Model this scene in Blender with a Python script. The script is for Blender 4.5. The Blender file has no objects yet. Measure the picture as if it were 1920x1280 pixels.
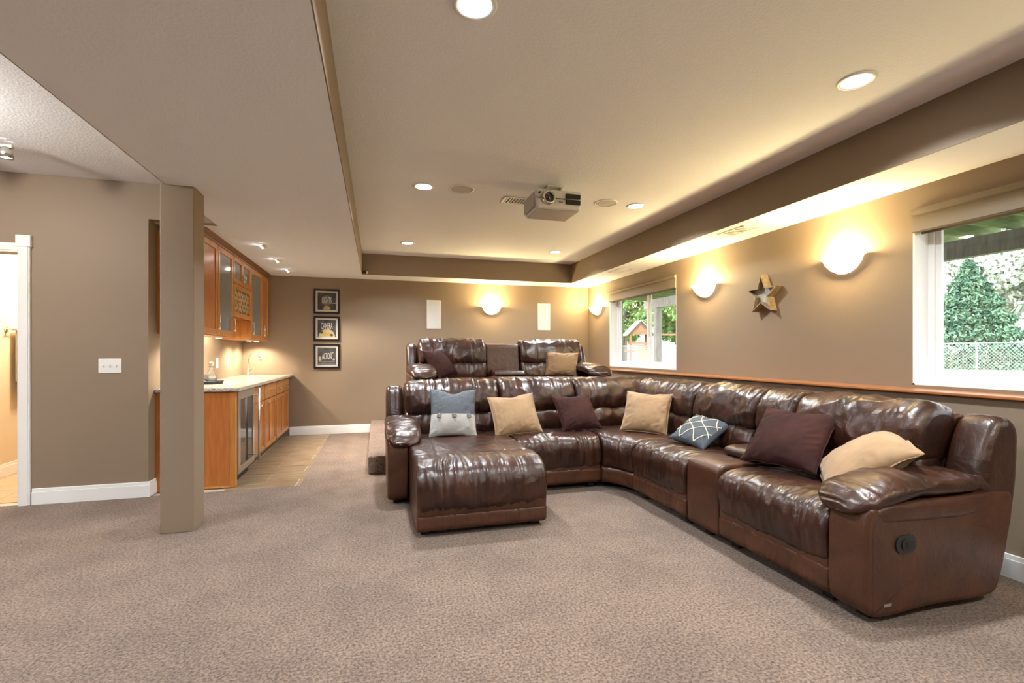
import bpy, bmesh, math, random
import numpy as np
from mathutils import Vector, Matrix

random.seed(7)
S = bpy.context.scene
COL = S.collection
PI = math.pi

# ------------------------------------------------------------------ camera, world, exposure
cd = bpy.data.cameras.new('camera'); cam = bpy.data.objects.new('camera', cd); COL.objects.link(cam)
cd.sensor_width = 36; cd.lens = 905 / 1920 * 36; cd.shift_y = 22 / 1920; cd.clip_start = .05; cd.clip_end = 300
cam.location = (0, 0, 1.24); cam.rotation_euler = (PI / 2, 0, -math.atan2(254, 905))
S.camera = cam
W = bpy.data.worlds.new('overcast_sky'); S.world = W; W.use_nodes = True
wn = W.node_tree.nodes; bgn = wn['Background']
bgn.inputs['Color'].default_value = (.90, .95, 1.0, 1); bgn.inputs['Strength'].default_value = 3.0
sl = bpy.data.lights.new('sun', 'SUN'); so = bpy.data.objects.new('sun', sl); COL.objects.link(so)
sl.energy = 3.2; sl.angle = .12; sl.color = (1, .96, .88); so.rotation_euler = (math.radians(35), math.radians(-18), 0)
S.view_settings.view_transform = 'Standard'; S.view_settings.look = 'None'
S.view_settings.gamma = 1; S.view_settings.use_curve_mapping = False
S.view_settings.exposure = 1.5
S.cycles.use_denoising = True; S.cycles.max_bounces = 8; S.cycles.diffuse_bounces = 5
S.cycles.sample_clamp_indirect = 6; S.cycles.caustics_reflective = False; S.cycles.caustics_refractive = False
CAN_W, SCONCE_W = 15.0, 25.0

# ------------------------------------------------------------------ materials
M = {}
def mat(name, col=(.5, .5, .5), rough=.5, metal=0, spec=None, emit=None, es=0, col2=None, nscale=8, nstretch=(1, 1, 1),
        bump=0, bscale=200, bstretch=(1, 1, 1), detail=4, sheen=0, coat=0, ramp=(.35, .65), bdist=.01):
    m = bpy.data.materials.new(name); m.use_nodes = True; nt = m.node_tree; b = nt.nodes['Principled BSDF']
    b.inputs['Base Color'].default_value = (*col, 1); b.inputs['Roughness'].default_value = rough; b.inputs['Metallic'].default_value = metal
    if spec is not None: b.inputs['Specular IOR Level'].default_value = spec
    if sheen: b.inputs['Sheen Weight'].default_value = sheen; b.inputs['Sheen Roughness'].default_value = .4
    if coat: b.inputs['Coat Weight'].default_value = coat; b.inputs['Coat Roughness'].default_value = .2
    if emit: b.inputs['Emission Color'].default_value = (*emit, 1); b.inputs['Emission Strength'].default_value = es
    if col2 or bump:
        tc = nt.nodes.new('ShaderNodeTexCoord')
        def noise(sc, st, det):
            mp = nt.nodes.new('ShaderNodeMapping'); mp.inputs['Scale'].default_value = st
            nt.links.new(tc.outputs['Object'], mp.inputs['Vector'])
            n = nt.nodes.new('ShaderNodeTexNoise'); n.inputs['Scale'].default_value = sc; n.inputs['Detail'].default_value = det
            nt.links.new(mp.outputs['Vector'], n.inputs['Vector']); return n
        if col2:
            n = noise(nscale, nstretch, detail); r = nt.nodes.new('ShaderNodeValToRGB')
            r.color_ramp.elements[0].position = ramp[0]; r.color_ramp.elements[1].position = ramp[1]
            r.color_ramp.elements[0].color = (*col, 1); r.color_ramp.elements[1].color = (*col2, 1)
            nt.links.new(n.outputs['Fac'], r.inputs['Fac']); nt.links.new(r.outputs['Color'], b.inputs['Base Color'])
        if bump:
            n = noise(bscale, bstretch, 3); bp = nt.nodes.new('ShaderNodeBump')
            bp.inputs['Strength'].default_value = bump; bp.inputs['Distance'].default_value = bdist
            nt.links.new(n.outputs['Fac'], bp.inputs['Height']); nt.links.new(bp.outputs['Normal'], b.inputs['Normal'])
    M[name] = m; return m

mat('wall_paint', (.232, .172, .118), .62, bump=.12, bscale=90, bdist=.004)
mat('fascia_paint', (.232, .172, .118), .62, bump=.12, bscale=90, bdist=.004)
mat('cream_paint', (.66, .55, .39), .6, bump=.1, bscale=90, bdist=.004)
mat('ceiling_paint', (.86, .905, .96), .8, bump=.35, bscale=70, bdist=.006)
mat('white_trim', (.80, .80, .79), .35)
mat('vinyl', (.82, .83, .84), .3)
mat('reveal_white', (.80, .81, .81), .5)
def carpet():
    m = bpy.data.materials.new('carpet'); m.use_nodes = True; nt = m.node_tree; b = nt.nodes['Principled BSDF']; L = nt.links.new
    tc = nt.nodes.new('ShaderNodeTexCoord')
    def noise(sc, d=2):
        n = nt.nodes.new('ShaderNodeTexNoise'); n.inputs['Scale'].default_value = sc; n.inputs['Detail'].default_value = d; n.inputs['Roughness'].default_value = .72
        L(tc.outputs['Object'], n.inputs['Vector']); return n
    n1, n2, n3 = noise(80, 6), noise(2.2, 3), noise(80, 6)
    r = nt.nodes.new('ShaderNodeValToRGB'); e = r.color_ramp.elements
    e[0].position = .37; e[0].color = (.060, .040, .030, 1); e[1].position = .60; e[1].color = (.27, .192, .147, 1)
    k = r.color_ramp.elements.new(.47); k.color = (.145, .102, .078, 1)
    L(n1.outputs['Fac'], r.inputs['Fac'])
    mx = nt.nodes.new('ShaderNodeMix'); mx.data_type = 'RGBA'; mx.blend_type = 'MULTIPLY'; mx.inputs['Factor'].default_value = 1
    r2 = nt.nodes.new('ShaderNodeValToRGB'); r2.color_ramp.elements[0].position = .38; r2.color_ramp.elements[1].position = .6
    r2.color_ramp.elements[0].color = (.80, .79, .80, 1); r2.color_ramp.elements[1].color = (1, 1, 1, 1)
    L(n2.outputs['Fac'], r2.inputs['Fac']); L(r.outputs['Color'], mx.inputs[6]); L(r2.outputs['Color'], mx.inputs[7])
    L(mx.outputs[2], b.inputs['Base Color']); b.inputs['Roughness'].default_value = 1; b.inputs['Specular IOR Level'].default_value = .1
    b.inputs['Sheen Weight'].default_value = .15
    bp = nt.nodes.new('ShaderNodeBump'); bp.inputs['Strength'].default_value = .55; bp.inputs['Distance'].default_value = .010
    L(n3.outputs['Fac'], bp.inputs['Height']); L(bp.outputs['Normal'], b.inputs['Normal']); M['carpet'] = m
carpet()
mat('tile', (.15, .098, .056), .4, col2=(.27, .19, .12), nscale=3.5, nstretch=(1.2, 6, 1), detail=6, bump=.05, bscale=40)
mat('grout', (.50, .44, .36), .9)
mat('bath_tile', (.42, .29, .17), .35, col2=(.58, .43, .27), nscale=3, nstretch=(1, 5, 1))
def leather(name, c1, c2, rough):
    m = bpy.data.materials.new(name); m.use_nodes = True; nt = m.node_tree; b = nt.nodes['Principled BSDF']; L = nt.links.new
    tc = nt.nodes.new('ShaderNodeTexCoord')
    def noise(sc, d, dist=0):
        n = nt.nodes.new('ShaderNodeTexNoise'); n.inputs['Scale'].default_value = sc; n.inputs['Detail'].default_value = d
        n.inputs['Distortion'].default_value = dist; L(tc.outputs['Object'], n.inputs['Vector']); return n
    r = nt.nodes.new('ShaderNodeValToRGB'); r.color_ramp.elements[0].position = .35; r.color_ramp.elements[1].position = .7
    r.color_ramp.elements[0].color = (*c1, 1); r.color_ramp.elements[1].color = (*c2, 1)
    L(noise(5, 5, .6).outputs['Fac'], r.inputs['Fac']); L(r.outputs['Color'], b.inputs['Base Color'])
    b.inputs['Roughness'].default_value = rough; b.inputs['Specular IOR Level'].default_value = .5
    b.inputs['Coat Weight'].default_value = .12; b.inputs['Coat Roughness'].default_value = .28
    b1 = nt.nodes.new('ShaderNodeBump'); b1.inputs['Strength'].default_value = .35; b1.inputs['Distance'].default_value = .012
    L(noise(16, 4, 1.2).outputs['Fac'], b1.inputs['Height'])
    b2 = nt.nodes.new('ShaderNodeBump'); b2.inputs['Strength'].default_value = .18; b2.inputs['Distance'].default_value = .003
    L(noise(170, 2).outputs['Fac'], b2.inputs['Height']); L(b1.outputs['Normal'], b2.inputs['Normal']); L(b2.outputs['Normal'], b.inputs['Normal'])
    M[name] = m
leather('leather', (.021, .0068, .0040), (.050, .0155, .0080), .33)
leather('leather_panel', (.046, .0150, .0068), (.085, .028, .0115), .40)
mat('stitch', (.20, .085, .04), .6)
mat('black_plastic', (.012, .012, .013), .35)
mat('dark_foot', (.01, .009, .008), .5)
mat('tan_velvet', (.25, .152, .076), .85, col2=(.31, .195, .103), nscale=7, sheen=.25, bump=.12, bscale=25)
mat('plum_velvet', (.024, .0070, .0056), .85, col2=(.042, .0122, .0095), nscale=7, spec=.2, bump=.12, bscale=25)
mat('grey_linen', (.075, .083, .098), .9, col2=(.10, .11, .127), nscale=120, bump=.25, bscale=350)
mat('white_linen', (.40, .395, .375), .9, col2=(.48, .475, .455), nscale=120, bump=.25, bscale=350)
mat('slate_cloth', (.055, .065, .082), .85, col2=(.075, .087, .105), nscale=150, bump=.2, bscale=350)
mat('cream_cord', (.70, .61, .45), .8)
mat('button', (.10, .085, .075), .35, col2=(.20, .17, .15), nscale=60)
def wood(name, c1, c2, rough=.32, st=(14, 14, 1.2)):
    return mat(name, c1, rough, col2=c2, nscale=3.2, nstretch=st, detail=6, coat=.3, ramp=(.3, .72))
wood('maple', (.36, .135, .026), (.50, .215, .045))
wood('maple_panel', (.33, .105, .020), (.44, .155, .033), .36)
wood('crown_wood', (.15, .055, .018), (.23, .09, .03))
wood('ledge_wood', (.28, .095, .028), (.40, .15, .05), .3, (14, 1.2, 14))
wood('barn_wood', (.20, .145, .085), (.42, .32, .20), .7, (9, 9, 9))
mat('interior_wood', (.55, .40, .22), .5)
mat('steel', (.62, .62, .63), .28, 1, bump=.03, bscale=60, bstretch=(1, 1, 20))
mat('nickel', (.70, .68, .64), .22, 1)
mat('chrome', (.85, .85, .86), .1, 1)
mat('dark_glass', (.015, .015, .017), .06, 0, spec=.8)
mat('granite', (.16, .14, .125), .15, col2=(.62, .58, .53), nscale=95, detail=5, ramp=(.36, .58), coat=.4)
mat('black_frame', (.012, .010, .009), .3)
mat('mat_board', (.48, .465, .43), .8)
mat('art_black', (.022, .022, .024), .6, col2=(.06, .06, .062), nscale=12)
mat('art_white', (.55, .55, .54), .7)
mat('art_gold', (.38, .26, .07), .7)
mat('art_cream', (.42, .33, .18), .7)
mat('art_grey', (.13, .13, .135), .7)
mat('speaker_cloth', (.60, .61, .62), .75, bump=.2, bscale=500)
mat('ceiling_grille', (.55, .55, .54), .75, bump=.2, bscale=500)
mat('projector_shell', (.72, .72, .71), .38)
mat('projector_side', (.44, .42, .41), .45)
mat('lens', (.01, .01, .014), .05, spec=1)
mat('lamp_lens', (.9, .9, .88), .4, emit=(1, .95, .87), es=14)
mat('puck_lens', (.9, .9, .88), .4, emit=(1, .86, .62), es=14)
mat('sconce_glass', (.85, .78, .62), .35, emit=(1, .80, .46), es=1.3)
mat('sconce_rim', (.80, .76, .66), .35, emit=(1, .82, .5), es=.35)
mat('shade_fabric', (.235, .195, .15), .8, bump=.2, bscale=300, bstretch=(.1, .1, 1))
mat('star_metal', (.25, .235, .20), .6, col2=(.50, .47, .40), nscale=18)
mat('towel', (.62, .55, .43), .95, bump=.3, bscale=200)
mat('grass', (.13, .17, .07), .95, col2=(.27, .29, .17), nscale=.9, bump=.5, bscale=25, bdist=.05)
mat('spruce', (.045, .115, .075), .9, col2=(.11, .20, .12), nscale=2.5)
mat('leaf', (.10, .22, .06), .85, col2=(.24, .36, .12), nscale=2)
mat('blossom', (.52, .58, .50), .9, col2=(.74, .76, .70), nscale=2)
mat('bark', (.10, .075, .055), .95)
mat('fence_metal', (.36, .38, .40), .5, .4)
mat('deck_wood', (.13, .19, .065), .85, col2=(.27, .33, .14), nscale=2.5, nstretch=(1, 6, 6))
mat('post_wood', (.19, .175, .16), .9, col2=(.27, .25, .23), nscale=4, nstretch=(6, 6, 1))
mat('play_wood', (.16, .08, .045), .9)
mat('play_roof', (.20, .21, .22), .8)
mat('yellow_plastic', (.75, .60, .06), .4)
mat('siding', (.34, .35, .36), .8)
mat('roof_shingle', (.22, .21, .21), .9)
gm = bpy.data.materials.new('window_glass'); gm.use_nodes = True; nt = gm.node_tree; nt.nodes.clear()
o_ = nt.nodes.new('ShaderNodeOutputMaterial'); t_ = nt.nodes.new('ShaderNodeBsdfTransparent'); g_ = nt.nodes.new('ShaderNodeBsdfGlossy')
g_.inputs['Roughness'].default_value = .02; lw = nt.nodes.new('ShaderNodeLayerWeight'); lw.inputs['Blend'].default_value = .5
pw_ = nt.nodes.new('ShaderNodeMath'); pw_.operation = 'POWER'; pw_.inputs[1].default_value = 5; nt.links.new(lw.outputs['Facing'], pw_.inputs[0])
fr = nt.nodes.new('ShaderNodeMath'); fr.operation = 'MULTIPLY_ADD'; fr.inputs[1].default_value = .7; fr.inputs[2].default_value = .05; nt.links.new(pw_.outputs[0], fr.inputs[0])
mx_ = nt.nodes.new('ShaderNodeMixShader'); nt.links.new(fr.outputs[0], mx_.inputs[0]); nt.links.new(t_.outputs[0], mx_.inputs[1])
nt.links.new(g_.outputs[0], mx_.inputs[2]); nt.links.new(mx_.outputs[0], o_.inputs['Surface']); M['window_glass'] = gm
mat('clear_glass', (.9, .93, .93), .05); M['clear_glass'].node_tree.nodes['Principled BSDF'].inputs['Transmission Weight'].default_value = .9
mat('cabinet_glass', (.45, .47, .47), .08, spec=.7); M['cabinet_glass'].node_tree.nodes['Principled BSDF'].inputs['Transmission Weight'].default_value = .6

# ------------------------------------------------------------------ helpers
def link(o, parent=None):
    COL.objects.link(o)
    if parent is not None: o.parent = parent
    return o
def mesh_obj(name, verts, faces, m, parent=None, smooth=False, recalc=True):
    me = bpy.data.meshes.new(name); me.from_pydata([tuple(map(float, v)) for v in verts], [], [list(map(int, f)) for f in faces])
    if recalc:
        bm = bmesh.new(); bm.from_mesh(me); bmesh.ops.recalc_face_normals(bm, faces=bm.faces); bm.to_mesh(me); bm.free()
    if smooth: me.shade_smooth()
    me.materials.append(M[m]); return link(bpy.data.objects.new(name, me), parent)
def bm_obj(name, bm, m, parent=None, smooth=False):
    bmesh.ops.recalc_face_normals(bm, faces=bm.faces)
    me = bpy.data.meshes.new(name); bm.to_mesh(me); bm.free()
    if smooth: me.shade_smooth()
    me.materials.append(M[m]); return link(bpy.data.objects.new(name, me), parent)
def add_box(bm, x0, x1, y0, y1, z0, z1, bev=0, seg=2):
    r = bmesh.ops.create_cube(bm, size=1)['verts']
    for v in r: v.co = Vector(((x0 + x1) / 2 + v.co.x * (x1 - x0), (y0 + y1) / 2 + v.co.y * (y1 - y0), (z0 + z1) / 2 + v.co.z * (z1 - z0)))
    if bev:
        es = list({e for v in r for e in v.link_edges})
        bmesh.ops.bevel(bm, geom=es, offset=bev, segments=seg, affect='EDGES', profile=.5)
def boxes(name, bl, m, parent=None, bev=0):
    bm = bmesh.new()
    for b in bl: add_box(bm, *b, bev=bev)
    return bm_obj(name, bm, m, parent)
def add_cyl(bm, c, r, h, axis='z', seg=24, r2=None):
    mt = {'z': Matrix.Identity(4), 'x': Matrix.Rotation(PI / 2, 4, 'Y'), 'y': Matrix.Rotation(-PI / 2, 4, 'X')}[axis]
    bmesh.ops.create_cone(bm, cap_ends=True, segments=seg, radius1=r, radius2=r if r2 is None else r2, depth=h, matrix=Matrix.Translation(c) @ mt)
def cyl(name, c, r, h, m, parent=None, axis='z', seg=24, r2=None, smooth=False):
    bm = bmesh.new(); add_cyl(bm, c, r, h, axis, seg, r2); return bm_obj(name, bm, m, parent, smooth)
def lathe(name, prof, m, parent=None, seg=32, a0=0, a1=2 * PI, loc=(0, 0, 0)):
    full = abs(a1 - a0 - 2 * PI) < 1e-6; n = seg if full else seg + 1; V = []; F = []
    for i in range(n):
        a = a0 + (a1 - a0) * i / seg
        for r, z in prof: V.append((loc[0] + r * math.cos(a), loc[1] + r * math.sin(a), loc[2] + z))
    k = len(prof)
    for i in range(seg):
        j = (i + 1) % n
        for q in range(k - 1): F.append((i * k + q, j * k + q, j * k + q + 1, i * k + q + 1))
    return mesh_obj(name, V, F, m, parent, True)
def tube(name, pts, r, m, parent=None, seg=10):
    pts = [Vector(p) for p in pts]; V = []; F = []
    for i, p in enumerate(pts):
        t = (pts[min(i + 1, len(pts) - 1)] - pts[max(i - 1, 0)]).normalized()
        a = t.orthogonal().normalized() if i == 0 else (a - t * a.dot(t)).normalized(); b = t.cross(a)
        for k in range(seg): V.append(p + r * (math.cos(2 * PI * k / seg) * a + math.sin(2 * PI * k / seg) * b))
    for i in range(len(pts) - 1):
        for k in range(seg): F.append((i * seg + k, i * seg + (k + 1) % seg, (i + 1) * seg + (k + 1) % seg, (i + 1) * seg + k))
    F.append(range(seg)); F.append(range((len(pts) - 1) * seg, len(pts) * seg))
    return mesh_obj(name, V, F, m, parent, True)
def tag(o, label=None, cat=None, group=None, kind=None):
    if label: o['label'] = label
    if cat: o['category'] = cat
    if group: o['group'] = group
    if kind: o['kind'] = kind
    return o
def thing(name, loc, label, cat, group=None, rotz=0):
    o = bpy.data.objects.new(name, None); o.location = loc; o.rotation_euler = (0, 0, rotz); o.empty_display_size = .1
    COL.objects.link(o); return tag(o, label, cat, group)
def struct(o, label=None): return tag(o, label, None, None, 'structure')
def lamp(name, kind, loc, energy, color, size=.1, rot=None, parent=None, spot=None):
    l = bpy.data.lights.new(name, kind); l.energy = energy; l.color = color
    if kind == 'AREA': l.shape = 'DISK'; l.size = size
    elif kind == 'SPOT': l.shadow_soft_size = size; l.spot_size = spot or 1.5; l.spot_blend = .6
    else: l.shadow_soft_size = size
    o = bpy.data.objects.new(name, l); o.location = loc
    if rot: o.rotation_euler = rot
    return link(o, parent)
# value noise (numpy)
def vn(x, y, seed=0):
    x = np.asarray(x, float); y = np.asarray(y, float)
    xi = np.floor(x).astype(np.int64); yi = np.floor(y).astype(np.int64); fx = x - xi; fy = y - yi
    fx = fx * fx * (3 - 2 * fx); fy = fy * fy * (3 - 2 * fy)
    def h(a, b):
        n = (a * 374761393 + b * 668265263 + seed * 982451653) & 0x7fffffff
        n = ((n ^ (n >> 13)) * 1274126177) & 0x7fffffff
        return ((n ^ (n >> 16)) & 0xffff) / 65535.
    return (h(xi, yi) * (1 - fx) + h(xi + 1, yi) * fx) * (1 - fy) + (h(xi, yi + 1) * (1 - fx) + h(xi + 1, yi + 1) * fx) * fy
def ridge(x, y, seed=0):
    return 1 - np.abs(2 * vn(x, y, seed) - 1)
def spline(P, n):
    P = np.array(P, float); k = len(P); out = []     # closed centripetal Catmull-Rom
    seg = np.linalg.norm(np.roll(P, -1, 0) - P, axis=1); cum = np.concatenate([[0], np.cumsum(seg)]); tot = cum[-1]
    for s in np.linspace(0, tot, n, endpoint=False):
        i = min(np.searchsorted(cum, s, 'right') - 1, k - 1); f = (s - cum[i]) / max(seg[i], 1e-9)
        p = [P[(i + q) % k] for q in (-1, 0, 1, 2)]; t = [0.]
        for q in range(3): t.append(t[-1] + max(np.linalg.norm(p[q + 1] - p[q]), 1e-6) ** .5)
        x = t[1] + (t[2] - t[1]) * f
        L = lambda a, b, ta, tb: (a * (tb - x) + b * (x - ta)) / (tb - ta)
        A1_, A2_, A3_ = L(p[0], p[1], t[0], t[1]), L(p[1], p[2], t[1], t[2]), L(p[2], p[3], t[2], t[3])
        out.append(L(L(A1_, A2_, t[0], t[2]), L(A2_, A3_, t[1], t[3]), t[1], t[2]))
    return np.array(out)
SEED = [1]
def loft(name, prof, width, m='leather', parent=None, x0=0., end=.05, du=.011, dv=.013, bulge=.0, amp=.004, gat=.0, gfreq=26,
         gmask=None, seams=(), frame=None, vseams=(), hmask=None):
    """rounded cushion: closed (depth, height) profile swept over a width, pillow ends, wrinkles and seams in the surface"""
    SEED[0] += 1; sd = SEED[0]
    P = np.array(prof, float); per = np.linalg.norm(np.roll(P, -1, 0) - P, axis=1).sum()
    nv = max(24, int(per / dv)); p = spline(prof, nv)
    tg = np.roll(p, -1, 0) - np.roll(p, 1, 0); tg /= np.linalg.norm(tg, axis=1)[:, None]; nr = np.stack([tg[:, 1], -tg[:, 0]], 1)
    area = .5 * np.sum(p[:, 0] * np.roll(p[:, 1], -1) - np.roll(p[:, 0], -1) * p[:, 1])
    if area < 0: nr = -nr
    ne = 5; e = end * (1 - np.cos(np.linspace(0, PI / 2, ne))); mid = np.linspace(end, width - end, max(4, int((width - 2 * end) / du)))[1:-1]
    xs = np.concatenate([e, mid, width - e[::-1]]); d = np.minimum(xs, width - xs)
    ins = np.where(d < end, end * (1 - np.sqrt(np.clip(1 - (1 - d / end) ** 2, 0, 1))), 0)
    u = xs / width; bl = bulge * np.sin(PI * u) ** .6
    X = np.repeat(xs[:, None], nv, 1); s = np.arange(nv) * per / nv; SS = np.repeat(s[None], len(xs), 0)
    Yp = np.repeat(p[:, 0][None], len(xs), 0); Zp = np.repeat(p[:, 1][None], len(xs), 0)
    off = (bl - ins)[:, None] + amp * (vn(X * 9 + sd * 7.1, SS * 9, sd) + .6 * vn(X * 21, SS * 21 + sd, sd + 1) - .8)
    off += amp * 1.1 * (ridge(X * 7 + SS * 3.5 + sd * 3, SS * 8 - X * 2.5, sd + 5) ** 3 - .25)
    if gat:
        mk = gmask(Yp, Zp, u[:, None]) if gmask else 1.
        wob = .9 * vn(X * 5, SS * 6 + sd, sd + 2)
        off += gat * mk * (ridge(X * gfreq + wob * 1.6, SS * 2.6 + sd, sd + 3) ** 1.6 - .45)
    if hmask is not None:   # short puckers at both ends
        ed = np.exp(-(d[:, None] / .09) ** 2); off += hmask * ed * (ridge(SS * 24 + vn(X * 9, SS * 5, sd) * 1.5, X * 3, sd + 4) - .5)
    for sx in seams:
        off -= .0075 * np.exp(-((X - sx * width - .012 * np.sin(SS * 3 + sd)) / .0065) ** 2)
    for (c0, c1, dep, wd) in vseams:    # groove where the profile passes the point (c0, c1)
        q = np.argmin((p[:, 0] - c0) ** 2 + (p[:, 1] - c1) ** 2); ds = np.abs(SS - s[q]); ds = np.minimum(ds, per - ds); off -= dep * np.exp(-(ds / wd) ** 2)
    if ne: off[0] = off[0] * 0 - end; off[-1] = -end
    Y = Yp + nr[:, 0][None] * off; Z = Zp + nr[:, 1][None] * off
    if frame is None: V = np.stack([X + x0, Y, Z], -1)
    else:
        V = np.zeros(X.shape + (3,))
        for i, uu in enumerate(u):
            (ox, oy), (dx, dy), ys = frame(uu); V[i, :, 0] = ox + dx * Y[i] * ys; V[i, :, 1] = oy + dy * Y[i] * ys; V[i, :, 2] = Z[i]
    n = len(xs); I = np.arange(n * nv).reshape(n, nv)
    A = I[:-1]; B = I[1:]; F = np.stack([A, np.roll(A, -1, 1), np.roll(B, -1, 1), B], -1).reshape(-1, 4).tolist()
    Vl = V.reshape(-1, 3).tolist(); k = n * nv; Vl += V[0].tolist() + V[-1].tolist() + [V[0].mean(0).tolist(), V[-1].mean(0).tolist()]
    for j in range(nv): F.append([k + 2 * nv, k + j, k + (j + 1) % nv]); F.append([k + 2 * nv + 1, k + nv + (j + 1) % nv, k + nv + j])
    return mesh_obj(name, Vl, F, m, parent, True)
def sweep(name, st, m='leather', parent=None, nv=36, amp=.004, sq=2.6, n=60, gat=0):
    """pad along a path: stations (x, y, z, half width, half height), rounded section and ends"""
    SEED[0] += 1; sd = SEED[0]; A = np.array(st, float); t = np.linspace(0, 1, len(A)); tt = np.linspace(0, 1, n)
    def cr(col):
        o = []
        for q in tt:
            i = min(int(q * (len(A) - 1)), len(A) - 2); f = q * (len(A) - 1) - i
            p0, p1, p2, p3 = col[max(i - 1, 0)], col[i], col[i + 1], col[min(i + 2, len(A) - 1)]
            o.append(.5 * ((2 * p1) + (-p0 + p2) * f + (2 * p0 - 5 * p1 + 4 * p2 - p3) * f * f + (-p0 + 3 * p1 - 3 * p2 + p3) * f ** 3))
        return np.array(o)
    C = np.stack([cr(A[:, i]) for i in range(5)], 1); V = []
    for i in range(n):
        q = tt[i]; e = max(1 - (2 * q - 1) ** 6, 0) ** .5; e = max(e, .02)
        tg = C[min(i + 1, n - 1), :3] - C[max(i - 1, 0), :3]; tg /= np.linalg.norm(tg)
        sd_ = np.cross(tg, (0, 0, 1)); sd_ /= np.linalg.norm(sd_); up = np.cross(sd_, tg)
        a = np.arange(nv) * 2 * PI / nv; ca = np.sign(np.cos(a)) * np.abs(np.cos(a)) ** (2 / sq); sa = np.sign(np.sin(a)) * np.abs(np.sin(a)) ** (2 / sq)
        w = amp * (vn(a * 2.5 + sd, q * 12 + a * 0, sd) - .5) * 2 + gat * (ridge(a * .8 + sd, q * 26 + a * 0, sd + 1) - .5) * np.clip(np.sin(a), 0, 1)
        V += (C[i, :3][None] + (C[i, 3] * e + w)[:, None] * ca[:, None] * sd_[None] + (C[i, 4] * e + w)[:, None] * sa[:, None] * up[None]).tolist()
    I = np.arange(n * nv).reshape(n, nv); X, Y = I[:-1], I[1:]
    F = np.stack([X, np.roll(X, -1, 1), np.roll(Y, -1, 1), Y], -1).reshape(-1, 4).tolist(); F += [I[0].tolist(), I[-1].tolist()]
    return mesh_obj(name, V, F, m, parent, True)

# ------------------------------------------------------------------ room shell
XR, YB, XLO = 3.62, 7.9, 3.375          # right wall, back wall, thick lower right wall
ZC, ZS = 2.71, 2.40                      # tray ceiling, soffit / bulkhead underside
XF, YF = 3.11, 7.44                      # fascia of the right and back soffits
XBR, XBL = -.21, -1.395                  # bulkhead edges
XN, YW = -1.90, 4.87                     # bar nook side wall, switch wall
XLL, YN = -6.2, -3.4                     # far left wall, wall behind the camera
W1, W2, W3 = (5.27, 7.07, 1.03, 2.23), (.70, 2.50, 1.02, 2.245), (-2.6, -.8, 1.02, 2.245)

fl = boxes('floor', [(XLL, 3.6, YN, 4.885, -.1, 0), (-.69, 3.6, 4.885, YB, -.1, 0)], 'carpet'); struct(fl, 'beige speckled cut pile carpet')
fb = boxes('floor_bar', [(XN, -.69, 4.885, YB, -.1, -.008)], 'grout'); struct(fb, 'stone look tile floor in front of the bar')
y = 4.89; r = 0; tile_me = None
while y < YB - .02:
    y1 = min(y + .296, YB); x = -1.33 - (.3 if r % 2 else .0)
    while x < -.70:
        xa, xb = max(x, -1.33), min(x + .60, -.682)
        if xb - xa > .03: boxes('tile', [(xa, xb - .008, y, y1 - .008, -.008, -.002)], 'tile', fb, .0015)
        x += .60
    y += .296; r += 1
fbt = boxes('floor_bathroom', [(-3.7, -1.9, 4.99, 8, -.1, -.008), (-3.7, -2.8, 4.87, 4.99, -.1, -.008)], 'grout'); struct(fbt, 'tan tiled bathroom floor')
for i in range(5):
    for j in range(3): boxes('tile', [(-3.69 + j * .6, -3.095 + j * .6, 5.0 + i * .6, 5.595 + i * .6, -.008, -.001)], 'bath_tile', fbt, .002)
ce = boxes('ceiling', [(XLL, XBL, YN, YW, ZC, ZC + .1), (XBR, XF, YN, YF, ZC, ZC + .1), (XBL, XBR, YN, YW, ZS + .02, ZS + .3),
                       (XN - .02, XBR, YW + .1, YB, ZS + .02, ZS + .3), (XBL, XBR, YW, YW + .1, ZS + .02, ZS + .3), (XBR, XR, YF, YB, ZS + .02, ZS + .3), (XF, XR, YN, YF, ZS + .02, ZS + .3)], 'ceiling_paint')
struct(ce, 'off white textured ceiling with a raised tray')
boxes('soffit_underside', [(XBL, XBR, YN, YW, ZS, ZS + .02), (XN - .02, XBR, YW + .1, YB, ZS, ZS + .02), (XBL, XBR, YW, YW + .1, ZS, ZS + .02), (XBR, XR, YF, YB, ZS, ZS + .02), (XF, XR, YN, YF, ZS, ZS + .02)], 'ceiling_paint', ce)
e_ = .006
boxes('soffit_fascia', [(XF - e_, XF, YN, YF, ZS, ZC), (XBR, XF - e_, YF - e_, YF, ZS, ZC)], 'fascia_paint', ce)
boxes('bulkhead_fascia', [(XBR, XBR + e_, YN, YF - e_, ZS, ZC), (XBL - e_, XBL, YN, YW, ZS, ZC)], 'fascia_paint', ce)
def wall_open(name, x0, x1, ya, yb, za, zb, ops, m, lab):
    bl = []; y = ya
    for (a, b, c, d) in sorted(ops):
        bl += [(x0, x1, y, a, za, zb), (x0, x1, a, b, za, c), (x0, x1, a, b, d, zb)]; y = b
    bl.append((x0, x1, y, yb, za, zb)); return struct(boxes(name, bl, m), lab)
wr = wall_open('wall_right', XR, XR + .24, YN, YB + .2, -.1, ZC + .3, [W1, W2, W3], 'wall_paint', 'tan painted window wall')
boxes('lower_wall', [(XLO, XR, YN, YB, 0, .982)], 'wall_paint', wr)
le = bmesh.new()
for a, b in ((YN, .35), (.352, 2.62), (2.622, 4.55), (4.552, YB)): add_box(le, 3.35, XR, a, b, .982, 1.0, .004)
bm_obj('wood_ledge', le, 'ledge_wood', wr)
struct(boxes('wall_back', [(XN - .2, XR, YB, YB + .2, -.1, ZC + .3)], 'wall_paint'), 'tan painted back wall')
struct(boxes('wall_front', [(XLL, XR, YN - .1, YN, -.1, ZC + .3)], 'wall_paint'))
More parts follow.
